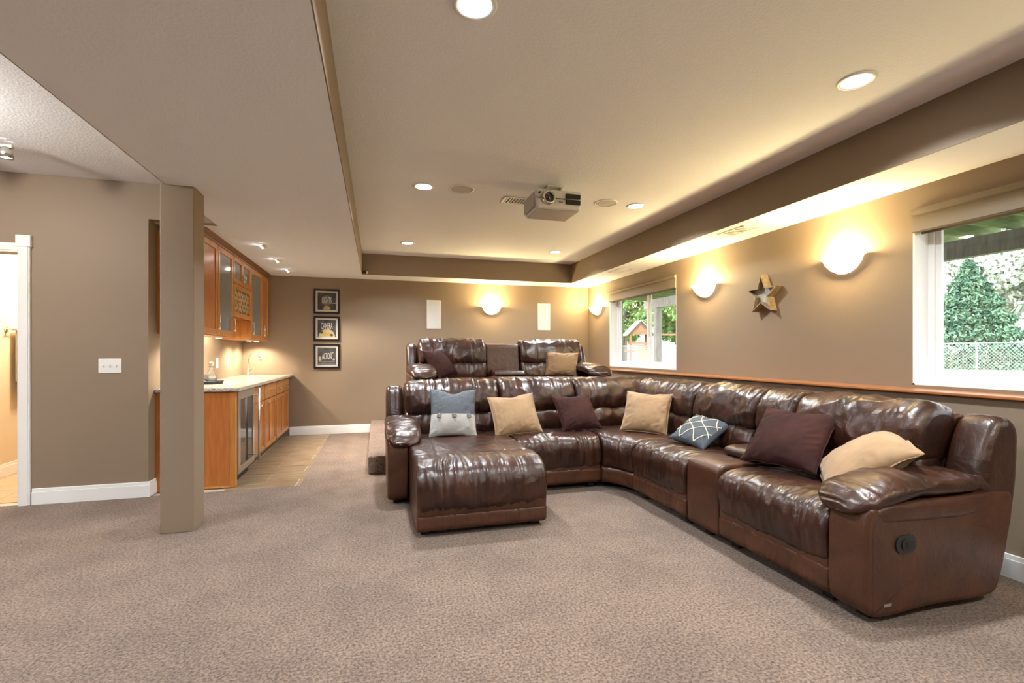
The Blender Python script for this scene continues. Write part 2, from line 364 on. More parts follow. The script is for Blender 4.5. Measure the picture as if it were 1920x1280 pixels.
struct(boxes('wall_switch', [(-2.80, XN, YW, YW + .12, -.1, ZC + .1), (-3.70, -2.80, YW, YW + .12, 2.06, ZC + .1), (XLL, -3.70, YW, YW + .12, -.1, ZC + .1),
      (XN, XBL - .006, YW, YW + .10, ZS, ZC + .1), (XN - .12, XN, YW + .12, YB, -.1, ZS + .3)], 'wall_paint'), 'taupe wall with light switches beside the bar')
struct(boxes('wall_left', [(XLL - .1, XLL, YN, YW + .12, -.1, ZC + .2)], 'wall_paint'))
struct(boxes('wall_bathroom', [(-3.72, -3.60, 4.99, 8, -.1, 2.6), (-3.6, XN - .12, 7.9, 8, -.1, 2.6), (-3.72, XN - .12, 4.99, 8, 2.5, 2.6)], 'cream_paint'), 'cream bathroom wall')
co = struct(boxes('column', [(-1.43, -1.225, 3.835, 4.04, 0, ZS)], 'wall_paint', None, .004), 'square taupe column under the bulkhead'); 
# baseboards
def base(name, pts, parent=None):      # runs along straight pieces: list of boxes with a thinner top moulding
    bm = bmesh.new()
    for (x0, x1, y0, y1, nx, ny) in pts:
        add_box(bm, x0, x1, y0, y1, 0, .105, .002); t = .006
        add_box(bm, x0 + (t if nx < 0 else 0), x1 - (t if nx > 0 else 0), y0 + (t if ny < 0 else 0), y1 - (t if ny > 0 else 0), .105, .132, .004)
    return struct(bm_obj(name, bm, 'white_trim'))
base('baseboard_right', [(XLO - .016, XLO, YN, YB, -1, 0)])
base('baseboard_back', [(-1.26, XLO, YB - .016, YB, 0, -1)])
base('baseboard_switch', [(-2.715, XN + .016, YW - .016, YW, 0, -1), (XN, XN + .016, YW, 5.0, 1, 0)])
base('baseboard_bathroom', [(-3.6, -3.584, 4.99, 7.9, 1, 0)])
# door casing
dc = struct(boxes('door_1', [(-2.80, -2.722, YW - .02, YW, 0, 2.115), (-2.79, -2.732, YW - .026, YW - .02, 0, 2.115), (-3.70, -2.80, YW - .018, YW, 2.06, 2.115 + .02), (-3.70, -2.80, YW - .024, YW - .018, 2.075, 2.12)], 'white_trim', None, .003), 'white cased doorway to the bathroom')
boxes('corner_block', [(-2.812, -2.712, YW - .032, YW, 2.105, 2.20)], 'white_trim', dc, .004)
boxes('door_jamb', [(-2.815, -2.80, YW, YW + .12, 0, 2.06)], 'white_trim', dc)
# windows
def window(name, w, mull, lab):
    a, b, c, d = w; xo = XR + .13
    f = boxes(name, [(xo, xo + .07, a, a + .05, c, d), (xo, xo + .07, b - .05, b, c, d), (xo, xo + .07, a + .05, b - .05, c, c + .05), (xo, xo + .07, a + .05, b - .05, d - .05, d)], 'vinyl', None, .004)
    struct(f, lab)
    boxes('reveal', [(XR + .001, xo, a, a + .012, c, d), (XR + .001, xo, b - .012, b, c, d), (XR + .001, xo, a, b, d - .012, d), (XR + .001, xo, a, b, c, c + .012)], 'reveal_white', f)
    es = [a + .05] + mull + [b - .05]
    for k in range(len(es) - 1):
        p, q = es[k], es[k + 1]; xs = xo + (.012 if k % 2 else .036); s = .038; z0, z1 = c + .05, d - .05
        sash = boxes('sash', [(xs, xs + .024, p, p + s, z0, z1), (xs, xs + .024, q - s, q, z0, z1), (xs, xs + .024, p + s, q - s, z0, z0 + s), (xs, xs + .024, p + s, q - s, z1 - s, z1)], 'vinyl', f, .003)
        boxes('pane', [(xs + .010, xs + .014, p + s, q - s, z0 + s, z1 - s)], 'window_glass', sash)
window('window_1', W1, [6.16], 'white sliding window above the back row')
window('window_2', W2, [1.55], 'white sliding window beside the recliner end')
window('added_window_3', W3, [-1.7], 'added white sliding window behind the camera')  # unseen window, added to let more daylight in
def blind(w, lab):
    a, b, c, d = w; t = thing('roller_blind', (XR, (a + b) / 2, d), lab, 'blind', 'rolled up window blinds')
    L = (b - a) / 2 - .004; pr = [(.005, -.002), (-.035, -.004), (-.05, -.02), (-.045, -.042), (-.03, -.046), (-.03, -.055), (-.038, -.16), (-.030, -.165), (.0, -.165), (.02, -.10)]
    V = []; F = []; n = len(pr)
    for yy in (-L, L): V += [(q[0] + .02, yy, q[1]) for q in pr]
    F = [(i, (i + 1) % n, n + (i + 1) % n, n + i) for i in range(n)] + [list(range(n)), list(range(n, 2 * n))]
    mesh_obj('valance', V, F, 'shade_fabric', t)
    cyl('roll_tube', (.06, 0, -.06), .03, 2 * L - .04, 'shade_fabric', t, 'y')
    boxes('hem_bar', [(.045, .06, -L + .02, L - .02, -.175, -.155)], 'shade_fabric', t, .003)
blind(W1, 'brown rolled-up blind at the top of the far window'); blind(W2, 'brown rolled-up blind at the top of the near window')

# ------------------------------------------------------------------ ceiling fixtures
def can(x, y, z, lab, grp='recessed ceiling lights', e=None):
    t = thing('recessed_light', (x, y, z), lab, 'ceiling light', grp)
    lathe('trim_ring', [(.070, -.001), (.072, -.006), (.090, -.007), (.095, -.002), (.095, 0)], 'white_trim', t, 32)
    cyl('lens', (0, 0, -.002), .071, .003, 'lamp_lens', t, 'z', 32)
    lamp('can_lamp', 'AREA', (0, 0, -.012), e or CAN_W, (.91, .968, 1), .13, None, t).data.spread = 2.4
for (x, y, lab) in ((.40, 2.005, 'recessed ceiling light at the top edge, nearest the camera'), (2.493, 2.005, 'large recessed ceiling light at upper right near the fascia'),
                    (.40, 4.305, 'recessed ceiling light left of the round ceiling speaker'), (2.492, 4.305, 'recessed ceiling light right of the projector'),
                    (.397, 6.568, 'small recessed ceiling light at the back left of the tray'), (2.495, 6.568, 'small recessed ceiling light at the back right of the tray')):
    can(x, y, ZC, lab)
for (x, y, lab) in ((.4, -.3, 'added recessed tray light behind the camera on the left'), (2.493, -.3, 'added recessed tray light behind the camera on the right'), (-2.7, .3, 'added recessed light of the left room behind the camera'), (-2.7, 2.5, 'added recessed light of the left room beyond the left edge'), (-4.8, 1.4, 'added recessed light in the far corner of the left room')):  # unseen cans, added to brighten the room, column and switch wall
    can(x, y, ZC, lab, 'added recessed lights out of view')
for (x, y, lab) in ((.731, 4.28, 'round ceiling speaker left of the projector'), (2.158, 4.295, 'round ceiling speaker right of the projector')):
    t = thing('ceiling_speaker', (x, y, ZC), lab, 'speaker', 'round ceiling speakers')
    lathe('rim', [(.098, -.002), (.100, -.008), (.112, -.008), (.117, 0)], 'white_trim', t, 40)
    lathe('grille', [(.0001, -.007), (.06, -.0065), (.099, -.004)], 'ceiling_grille', t, 40)
def vent(x, y, z, wx, wy, lab, n=7, dark=True):
    t = thing('air_vent', (x, y, z), lab, 'vent', 'ceiling air vents')
    boxes('frame', [(-wx, wx, -wy, -wy + .022, -.008, 0), (-wx, wx, wy - .022, wy, -.008, 0), (-wx, -wx + .022, -wy, wy, -.008, 0), (wx - .022, wx, -wy, wy, -.008, 0)], 'white_trim', t, .002)
    boxes('duct', [(-wx + .02, wx - .02, -wy + .02, wy - .02, -.002, -.0005)], 'black_plastic' if dark else 'art_grey', t)
    for i in range(n):
        if wx > wy: a = -wx + .022 + (i + .5) * (2 * wx - .044) / n; b = (a - .006, a + .004, -wy + .02, wy - .02, -.009, -.002)
        else: a = -wy + .022 + (i + .5) * (2 * wy - .044) / n; b = (-wx + .02, wx - .02, a - .006, a + .004, -.009, -.002)
        boxes('slat', [b], 'white_trim', t)
vent(1.31, 4.46, ZC, .15, .10, 'white ceiling air vent half hidden behind the projector', 9)
vent(3.29, 3.83, ZS, .09, .17, 'white air vent under the soffit above the star', 6, False)
vent(3.29, 6.12, ZS, .09, .17, 'white air vent under the soffit above the far window', 6, False)
# bar ceiling eyeball lights
for (y, lab) in ((5.70, 'swivel ceiling spotlight over the bar, nearest the column'), (6.52, 'middle swivel ceiling spotlight over the bar'), (7.27, 'swivel ceiling spotlight over the bar, nearest the back wall')):
    t = thing('eyeball_spotlight', (-1.16, y, ZS), lab, 'spotlight', 'bar ceiling spotlights')
    lathe('trim_ring', [(.045, 0), (.047, -.006), (.058, -.006), (.062, 0)], 'white_trim', t, 28)
    bm = bmesh.new(); bmesh.ops.create_uvsphere(bm, u_segments=20, v_segments=12, radius=.044, matrix=Matrix.Translation((0, 0, .006))); bm_obj('eyeball', bm, 'projector_shell', t, True)
    bm = bmesh.new(); bmesh.ops.create_circle(bm, cap_ends=True, segments=20, radius=.026, matrix=Matrix.Translation((-.030, 0, -.028)) @ Matrix.Rotation(math.radians(48), 4, 'Y')); bm_obj('bulb', bm, 'lamp_lens', t)
    lamp('spot_lamp', 'SPOT', (-.034, 0, -.05), 95, (1, .90, .74), .03, (0, math.radians(-36), 0), t, 1.35)
# ceiling fixture of the left room, only its tip is in view
t = thing('track_light', (-2.86, 4.15, ZC), 'brushed metal ceiling light just cut off at the left edge', 'ceiling light')
boxes('bar', [(-.45, .44, -.014, .014, -.055, -.03)], 'nickel', t, .004); cyl('canopy', (0, 0, -.015), .06, .03, 'nickel', t)
for x in (-.38, 0, .40):
    lathe('shade', [(.022, 0), (.034, -.03), (.040, -.075), (.036, -.075), (.02, -.01)], 'nickel', t, 20, loc=(x, 0, -.05))
    cyl('bulb', (x, 0, -.115), .028, .01, 'lamp_lens', t)
lamp('track_lamp', 'POINT', (0, -.95, -.18), 36, (1, .93, .84), .12, None, t)
lamp('bathroom_lamp', 'POINT', (-2.9, 6.2, 2.25), 55, (1, .86, .64), .15)
# projector
t = thing('projector', (1.51, 4.03, ZC), 'white home theatre projector hanging from the ceiling', 'projector')
boxes('mount_plate', [(-.075, .075, -.06, .06, -.012, 0)], 'projector_shell', t, .003)
boxes('mount_bracket', [(-.07, -.055, -.05, .05, -.065, -.012), (.055, .07, -.05, .05, -.065, -.012), (-.08, .08, -.05, .05, -.075, -.06)], 'projector_shell', t, .003)
bm = bmesh.new(); add_box(bm, -.215, .215, -.155, .20, -.235, -.07, .022, 4)
for v in bm.verts:
    if v.co.y < -.1: v.co.y -= .022 * (1 - (v.co.x / .215) ** 2)
    if v.co.z < -.20: v.co.x *= .94
body = bm_obj('body', bm, 'projector_shell', t)
boxes('underside_panel', [(-.185, .185, -.13, .18, -.241, -.234)], 'projector_side', t, .003)
boxes('side_panel', [(-.2165, -.211, -.12, .18, -.215, -.09)], 'projector_side', t, .002)
lathe('lens_ring', [(.040, .0), (.042, .034), (.052, .036), (.058, .028), (.060, -.01)], 'nickel', t, 36).matrix_local = Matrix.Translation((-.105, -.165, -.15)) @ Matrix.Rotation(PI / 2, 4, 'X')
lathe('lens', [(.0001, .026), (.02, .022), (.041, .010)], 'lens', t, 30).matrix_local = Matrix.Translation((-.105, -.165, -.15)) @ Matrix.Rotation(PI / 2, 4, 'X')
for z in (-.122, -.172):
    v_ = boxes('air_intake', [(.055, .188, -.177, -.150, z - .020, z + .020)], 'black_plastic', t, .004)
    for i in range(3): boxes('louvre', [(.058, .185, -.180, -.172, z - .016 + i * .013, z - .012 + i * .013)], 'dark_foot', v_)
cyl('infrared_window', (-.185, -.168, -.110), .008, .02, 'black_plastic', t, 'y')
boxes('indicator', [(-.012, .022, -.180, -.17, -.182, -.176)], 'art_grey', t)
boxes('seam', [(-.212, -.17, -.1745, -.16, -.1515, -.1495)], 'art_grey', t); boxes('seam', [(-.04, .055, -.1785, -.16, -.1515, -.1495)], 'art_grey', t)
boxes('button_row', [(.10, .16, -.10, -.08, -.071, -.065)], 'art_grey', t)
tube('cable', [(.20, .05, -.07), (.205, .05, -.035), (.20, .05, 0)], .004, 'art_grey', t)
# small sensor in the fascia corner
t = thing('infrared_sensor', (-.165, 7.415, 2.43), 'tiny black and white sensor in the corner of the tray fascia', 'sensor')
boxes('body', [(-.03, .02, -.03, .02, -.02, .025)], 'black_plastic', t, .004); boxes('cap', [(.02, .045, -.025, .015, -.02, .012)], 'white_trim', t, .004)

# ------------------------------------------------------------------ wall things
def sconce(loc, rz, lab):
    t = thing('wall_sconce', loc, lab, 'wall lamp', 'half bowl wall sconces', rz)   # wall at local y = 0, room towards -y
    pr = [(.003, -.125), (.05, -.118), (.10, -.09), (.14, -.045), (.160, 0), (.172, .008)]
    b = lathe('glass_bowl', pr, 'sconce_glass', t, 30, PI, 2 * PI); b.scale = (1, .92, 1)
    b = lathe('rim', [(.158, 0), (.160, .010), (.178, .012), (.178, .004)], 'sconce_rim', t, 30, PI, 2 * PI); b.scale = (1, .92, 1)
    boxes('back_plate', [(-.09, .09, -.012, 0, -.09, -.01)], 'white_trim', t, .003)
    lamp('sconce_bulb', 'POINT', (0, -.125, .0), SCONCE_W, (1, .75, .36), .05, None, t)
sconce((XR, 3.01, 2.00), -PI / 2, 'glowing half bowl sconce between the star and the near window')
sconce((XR, 4.70, 2.00), -PI / 2, 'glowing half bowl sconce between the far window and the star')
sconce((XR, 7.50, 2.01), -PI / 2, 'glowing half bowl sconce in the corner left of the far window')
sconce((1.86, YB, 2.01), 0, 'glowing half bowl sconce on the back wall between the white speakers')
sconce((XR, .10, 2.00), -PI / 2, 'added half bowl sconce on the window wall behind the camera')  # unseen sconce, added for more uplight on the ceiling
sconce((XR, -3.0, 2.00), -PI / 2, 'added half bowl sconce at the far end of the window wall behind the camera')  # likewise added out of view as ceiling uplight
for (x, lab) in ((.895, 'white rectangular wall speaker on the back wall, left one'), (2.79, 'white rectangular wall speaker on the back wall near the corner')):
    t = thing('wall_speaker', (x, YB, 1.868), lab, 'speaker', 'white in-wall speakers')
    boxes('frame', [(-.112, .112, -.012, 0, -.232, .232)], 'white_trim', t, .005); boxes('grille', [(-.100, .100, -.016, -.010, -.220, .220)], 'speaker_cloth', t, .003)
def text_mesh(name, s, m, parent, w, h, loc, d=.0008):
    c = bpy.data.curves.new(name, 'FONT'); c.body = s; c.align_x = 'CENTER'; c.align_y = 'CENTER'; c.extrude = .02; c.resolution_u = 3; c.offset = .003
    o = bpy.data.objects.new(name, c); COL.objects.link(o); dg = bpy.context.evaluated_depsgraph_get()
    me = bpy.data.meshes.new_from_object(o.evaluated_get(dg)); bpy.data.objects.remove(o)
    co_ = np.array([v.co[:] for v in me.vertices]); mn, mxx = co_.min(0), co_.max(0); k = co_ - (mn + mxx) / 2
    for v, q in zip(me.vertices, k): v.co = (q[0] * w / (mxx[0] - mn[0]), -q[2] * d / .02, q[1] * h / (mxx[1] - mn[1]))
    me.materials.clear(); me.materials.append(M[m]); n = bpy.data.objects.new(name, me); n.location = loc; return link(n, parent)
def disc(name, c, rx, rz, m, parent, y=-.0135, a0=0, a1=2 * PI):
    n = 28; V = [(c[0] + rx * math.cos(a0 + (a1 - a0) * i / n), y, c[1] + rz * math.sin(a0 + (a1 - a0) * i / n)) for i in range(n + (abs(a1 - a0) < 6))]
    V2 = [(p[0], y + .0005, p[2]) for p in V]; k = len(V)
    return mesh_obj(name, V + V2, [range(k), range(2 * k - 1, k - 1, -1)] + [(i, (i + 1) % k, k + (i + 1) % k, k + i) for i in range(k)], m, parent)
for (z, word) in ((2.034, 'LIGHTS'), (1.617, 'CAMERA'), (1.195, 'ACTION')):
    lab = {'LIGHTS': 'top black framed picture of a light bulb reading LIGHTS', 'CAMERA': 'middle black framed picture of a film camera reading CAMERA', 'ACTION': 'bottom black framed picture reading ACTION'}[word]
    t = thing('framed_picture', (-.733, YB, z), lab, 'picture', 'black framed pictures in a column'); q = .188
    boxes('frame', [(-q, q, -.022, 0, q - .028, q), (-q, q, -.022, 0, -q, -q + .028), (-q, -q + .028, -.022, 0, -q + .028, q - .028), (q - .028, q, -.022, 0, -q + .028, q - .028)], 'black_frame', t, .003)
    boxes('mat_board', [(-q + .026, q - .026, -.011, -.002, -q + .026, q - .026)], 'mat_board', t)
    a = boxes('art_print', [(-.132, .132, -.0125, -.011, -.132, .132)], 'art_black', t)
    if word == 'LIGHTS':
        disc('bulb_shape', (.0, .015), .078, .078, 'art_grey', a); disc('bulb_base', (0, -.095), .045, .03, 'art_gold', a, -.0137)
        boxes('side_mark', [(.075, .13, -.0137, -.0125, -.03, -.018)], 'art_white', a); boxes('base_band', [(-.05, .05, -.0139, -.0125, -.125, -.112)], 'art_cream', a)
    elif word == 'CAMERA':
        disc('reel_shape', (0, -.13), .118, .125, 'art_cream', a, -.0136, 0, PI)
        for c in ((-.075, -.06), (.068, -.098)): disc('reel_hole', c, .022, .02, 'art_black', a, -.0139)
        boxes('gold_band', [(-.05, .05, -.0139, -.0125, -.11, -.06)], 'art_gold', a)
    else:
        for i, (x, zz, w) in enumerate(((-.10, -.02, .016), (-.10, -.05, .02), (.10, -.05, .016), (.085, .055, .012), (.06, .05, .008))): disc('small_shape', (x, zz), w, w, 'art_cream', a)
        for zz in (-.085, -.115): boxes('stripe', [(-.12, .12, -.0137, -.0125, zz - .008, zz + .008)], 'art_grey', a)
    text_mesh('lettering', word, 'art_white', a, .135 if word != 'CAMERA' else .165, .095, (0, -.0145, {'LIGHTS': .015, 'CAMERA': .042, 'ACTION': .0}[word]))
# star
t = thing('star_decoration', (XR, 3.80, 1.80), 'reclaimed wood five pointed star hanging between two sconces', 'wall decoration')
pts = []
for k in range(10):
    a = PI / 2 + k * PI / 5; rr = .195 if k % 2 == 0 else .082; pts.append((rr * math.cos(a), rr * math.sin(a)))
for k in range(10):
    (ya, za), (yb, zb) = pts[k], pts[(k + 1) % 10]; ka, kb = .86, .86
    V = [(x, y, z) for x in (-.085, -.004) for (y, z) in ((ya, za), (yb, zb), (yb * kb, zb * kb), (ya * ka, za * ka))]
    mesh_obj('plank', V, [(0, 1, 2, 3), (7, 6, 5, 4), (0, 4, 5, 1), (1, 5, 6, 2), (2, 6, 7, 3), (3, 7, 4, 0)], 'barn_wood', t)
V = [(x, y * .86, z * .86) for x in (-.03, -.01) for (y, z) in pts]
mesh_obj('centre_panel', V, [range(10), range(19, 9, -1)] + [(i, (i + 1) % 10, 10 + (i + 1) % 10, 10 + i) for i in range(10)], 'star_metal', t)
# switch plate, outlets
t = thing('light_switch', (-2.178, YW, 1.133), 'white triple light switch plate on the taupe wall', 'light switch')
boxes('plate', [(-.083, .083, -.006, 0, -.062, .062)], 'white_trim', t, .003)
for x in (-.046, 0, .046): boxes('toggle', [(x - .005, x + .005, -.018, -.005, -.008, .012)], 'vinyl', t, .002)
for (y, lab) in ((6.73, 'white wall outlet left of the bar faucet, nearer the column'), (7.18, 'white wall switch plate nearest the bar faucet')):
    t = thing('wall_outlet', (XN, y, 1.12), lab, 'outlet', 'white plates on the bar wall')
    boxes('plate', [(0, .006, -.038, .038, -.062, .062)], 'white_trim', t, .003); boxes('socket', [(.005, .009, -.017, .017, -.034, .034)], 'vinyl', t, .002)
# towel bar in bathroom
t = thing('towel_bar', (-3.6, 6.35, 1.48), 'brushed nickel towel bar on the cream bathroom wall', 'towel bar')
for y in (-.28, .28): cyl('post', (.03, y, 0), .011, .06, 'nickel', t, 'x', 16); cyl('flange', (.006, y, 0), .026, .012, 'nickel', t, 'x', 20)
tube('bar', [(.06, -.31, 0), (.06, .31, 0)], .008, 'nickel', t)
tw = boxes('towel', [(-3.531, -3.521, 6.13, 6.52, .80, 1.487), (-3.559, -3.549, 6.13, 6.52, .95, 1.487), (-3.559, -3.521, 6.13, 6.52, 1.487, 1.497)], 'towel', None, .003)
tag(tw, 'beige towel folded over the bathroom towel bar', 'towel')

# ------------------------------------------------------------------ wet bar
XC = -1.26                                # base cabinet fronts
def handle(parent, a, b, x, out=.028, r=.0055):
    a, b = Vector(a), Vector(b); o = Vector((out, 0, 0)); d = (b - a) * .1
    bm = bmesh.new()
    h = tube('handle', [a + o, b + o], r, 'nickel', parent, 8)
    for p in (a + d, b - d): tube('handle_post', [p, p + o], r * .8, 'nickel', parent, 8)
def shaker(parent, y0, y1, z0, z1, x, hz=None, hv=None, glass=False, name='door', fr=.055):
    bm = bmesh.new(); t = .02
    for b in ((y0, y0 + fr, z0, z1), (y1 - fr, y1, z0, z1), (y0 + fr, y1 - fr, z0, z0 + fr), (y0 + fr, y1 - fr, z1 - fr, z1)): add_box(bm, x - t, x, b[0], b[1], b[2], b[3], .003)
    d = bm_obj(name, bm, 'maple', parent)
    if glass: boxes('glass_pane', [(x - .013, x - .009, y0 + fr - .004, y1 - fr + .004, z0 + fr - .004, z1 - fr + .004)], 'cabinet_glass', d)
    else: boxes('door_panel', [(x - .016, x - .010, y0 + fr - .004, y1 - fr + .004, z0 + fr - .004, z1 - fr + .004)], 'maple_panel', d)
    if hz: handle(d, (x, hz[0], hz[2]), (x, hz[1], hz[2]), x)
    if hv: handle(d, (x, hv[0], hv[1]), (x, hv[0], hv[2]), x)
    return d
t = thing('cabinet_end_panel', (XN, 5.0, 0), 'flat reddish brown wooden end panel of the bar, beside the column', 'cabinet panel')
def off(bl, o): return [(b[0] - o[0], b[1] - o[0], b[2] - o[1], b[3] - o[1], b[4] - o[2], b[5] - o[2]) for b in bl]
O_ = (XN, 5.0, 0)
boxes('panel', off([(XN + .002, -1.305, 5.0, 5.02, .0, .884)], O_), 'maple_panel', t)
boxes('stile', off([(-1.305, XC, 4.996, 5.062, 0, .884)], O_), 'maple', t, .003)
boxes('shoe_moulding', off([(XN + .02, -1.30, 4.99, 5.0, 0, .018)], O_), 'maple', t, .003)
t = thing('wine_fridge', (-1.58, 5.375, 0), 'stainless steel wine fridge with a glass door under the counter', 'fridge'); O_ = (-1.58, 5.375, 0)
boxes('body', off([(XN + .01, -1.285, 5.068, 5.682, .09, .882)], O_), 'black_plastic', t)
boxes('toe_grille', off([(XN + .02, -1.31, 5.07, 5.68, 0, .088)], O_), 'black_plastic', t)
d = boxes('door', off([(-1.283, XC + .012, 5.070, 5.135, .10, .876), (-1.283, XC + .012, 5.615, 5.680, .10, .876), (-1.283, XC + .012, 5.135, 5.615, .10, .165), (-1.283, XC + .012, 5.135, 5.615, .80, .876)], O_), 'steel', t, .003)
boxes('glass_pane', off([(-1.275, XC + .006, 5.13, 5.62, .16, .805)], O_), 'dark_glass', d)
hx, hy = -1.195 - O_[0], 5.632 - O_[1]
tube('handle', [(hx, hy, .11), (hx, hy, .872)], .011, 'steel', d, 14)
for z in (.18, .80): tube('handle_post', [(XC + .01 - O_[0], hy, z), (hx, hy, z)], .008, 'steel', d)
def base_unit(y0, y1, lab, doors, drawers):
    o = (XN, y0, 0); t = thing('base_cabinet', o, lab, 'cabinet', 'bar base cabinets')
    boxes('body', [(.005, XC - .022 - XN, .001, y1 - y0 - .001, .10, .884)], 'maple_panel', t)
    boxes('toe_kick', [(.02, XC - .085 - XN, .001, y1 - y0 - .001, 0, .10)], 'crown_wood', t)
    x = XC - XN
    boxes('face_frame', [(x - .0219, x - .0205, .0, y1 - y0, .10, .884)], 'maple', t)
    for (a, b) in drawers:
        dr = boxes('drawer', [(x - .02, x, a - y0 + .006, b - y0 - .006, .70, .868)], 'maple', t, .004); c = (a + b) / 2 - y0
        handle(dr, (x, c - .06, .785), (x, c + .06, .785), x)
    for (a, b) in doors:
        c = (a + b) / 2 - y0; shaker(t, a - y0 + .006, b - y0 - .006, .115, .688, x, hz=(c - .05, c + .05, .655))
base_unit(5.69, 6.24, 'bar base cabinet with one drawer right beside the wine fridge', [(5.70, 6.23)], [(5.70, 6.23)])
base_unit(6.24, 6.92, 'middle bar base cabinet with one drawer over two doors', [(6.25, 6.57), (6.57, 6.91)], [(6.25, 6.91)])
base_unit(6.92, 7.84, 'bar base cabinet under the sink against the back wall', [(6.93, 7.38), (7.38, 7.83)], [(6.93, 7.30), (7.30, 7.83)])
bm = bmesh.new(); add_box(bm, XN + .002, -1.212, 4.975, YB - .002, .886, .922, .010, 3)
ct = bm_obj('countertop', bm, 'granite'); tag(ct, 'speckled grey granite countertop of the wet bar', 'countertop')
# faucet
fx, fy = -1.72, 7.47; t = thing('faucet', (fx, fy, .922), 'brushed nickel gooseneck faucet on the bar counter', 'faucet')
lathe('base', [(.0001, 0), (.028, 0), (.028, .006), (.020, .02), (.018, .11), (.013, .125)], 'nickel', t, 20)
pp = [(0, 0, .10), (0, 0, .22)] + [(.075 - .075 * math.cos(a), 0, .22 + .085 * math.sin(a)) for a in np.linspace(.2, PI * .86, 12)]
tube('spout', pp, .0115, 'nickel', t, 12); e = pp[-1]; tube('spray_head', [e, (e[0] + .012, 0, e[2] - .05)], .015, 'nickel', t, 12)
tube('lever', [(.015, -.01, .075), (.05, -.03, .085), (.085, -.045, .11)], .006, 'nickel', t)
# tray with decanter and glasses
t = thing('serving_tray', (-1.68, 5.70, .922), 'round black tray on the bar counter', 'tray')
lathe('tray_dish', [(.0001, .004), (.115, .004), (.128, .03), (.134, .03), (.122, .0), (.0001, 0)], 'black_plastic', t, 36)
for s in (-1, 1): tube('grip', [(s * .02, -.13, .028), (s * .012, -.155, .035), (0, -.16, .036), (-s * .012, -.155, .035)], .004, 'chrome', t)
t = thing('decanter', (-1.665, 5.72, .927), 'clear glass decanter standing on the black tray', 'decanter')
lathe('flask', [(.0001, 0), (.045, .0), (.05, .02), (.046, .08), (.02, .125), (.016, .16), (.027, .178), (.024, .178), (.013, .16), (.017, .12), (.042, .078), (.045, .02), (.0001, .008)], 'clear_glass', t, 24)
lathe('stopper', [(.0001, .166), (.012, .168), (.013, .18), (.026, .2), (.022, .222), (.0001, .228)], 'clear_glass', t, 16)
for (x, y, lab) in ((-1.745, 5.66, 'clear tumbler glass left of the decanter'), (-1.70, 5.62, 'clear tumbler glass in front of the decanter')):
    g = lathe('tumbler', [(.0001, 0), (.032, 0), (.036, .09), (.033, .09), (.029, .012), (.0001, .012)], 'clear_glass', None, 20); g.location = (x, y, .9265); tag(g, lab, 'glass', 'tumblers on the tray')
# upper cabinets
XU = -1.54; zt = 2.345
def upper(y0, y1, z0, lab, doors):
    o = (XN, y0, z0); h = zt - z0; w = y1 - y0; x = XU - XN - .021; s = .018
    t = thing('wall_cabinet', o, lab, 'cabinet', 'bar wall cabinets')
    boxes('carcass', [(.003, x, .001, s, 0, h), (.003, x, w - s, w - .001, 0, h), (.003, x, s, w - s, 0, s), (.003, x, s, w - s, h - s, h), (.003, .012, s, w - s, s, h - s)], 'maple', t)
    for d in doors:
        if len(d) == 3: a, b, kind = d; za, zb = .012, h - .012
        else: a, b, kind, za, zb = d; za -= z0; zb -= z0
        a += .004 - y0; b -= .004 + y0; hs = b - .028 if kind[1] == 'r' else a + .028
        shaker(t, a, b, za, zb, XU - XN, hv=(hs, za + .05, za + (.21 if zb - za > .5 else .13)), glass=kind[0] == 'g')
    return t
u1 = upper(5.03, 6.03, 1.415, 'bar wall cabinet with one solid and one glass door beside the column', [(5.03, 5.495, 'sr'), (5.505, 6.03, 'gr')])
for z in (.32, .62): boxes('shelf', [(.012, .30, .02, .98, z, z + .015)], 'interior_wood', u1)
u2 = upper(6.035, 6.825, 1.655, 'bar wall cabinet with a wine lattice under two small glass doors', [(6.035, 6.43, 'gr', 2.035, 2.335), (6.43, 6.825, 'gl', 2.035, 2.335)])
boxes('rack_frame', [(.30, .36, .002, .06, 0, .375), (.30, .36, .73, .788, 0, .375), (.30, .36, .06, .73, 0, .05), (.30, .36, .06, .73, .325, .375)], 'maple', u2, .003)
boxes('rack_back', [(.012, .02, .02, .77, .02, .36)], 'crown_wood', u2)
def lat(y0, z0, y1, z1):
    dy, dz = y1 - y0, z1 - z0; L = math.hypot(dy, dz); n = (-dz / L * .010, dy / L * .010); V = []
    for x in (.10, .345): V += [(x, y0 + n[0], z0 + n[1]), (x, y1 + n[0], z1 + n[1]), (x, y1 - n[0], z1 - n[1]), (x, y0 - n[0], z0 - n[1])]
    mesh_obj('lattice_slat', V, [(0, 1, 2, 3), (7, 6, 5, 4), (0, 4, 5, 1), (1, 5, 6, 2), (2, 6, 7, 3), (3, 7, 4, 0)], 'interior_wood', u2)
ya, yb, za, zb = .06, .73, .05, .325; st = .118
k = ya - (zb - za)
while k < yb:
    y0, z0, y1, z1 = k, za, k + (zb - za), zb
    if y0 < ya: z0 += ya - y0; y0 = ya
    if y1 > yb: z1 -= y1 - yb; y1 = yb
    if y1 - y0 > .03: lat(y0, z0, y1, z1); lat(ya + yb - y0, z0, ya + yb - y1, z1)
    k += st
u3 = upper(6.83, 7.86, 1.415, 'bar wall cabinet with glass and solid doors at the back wall', [(6.83, 7.44, 'gl'), (7.45, 7.86, 'sl')])
for z in (.32, .62): boxes('shelf', [(.012, .30, .02, 1.0, z, z + .015)], 'interior_wood', u3)
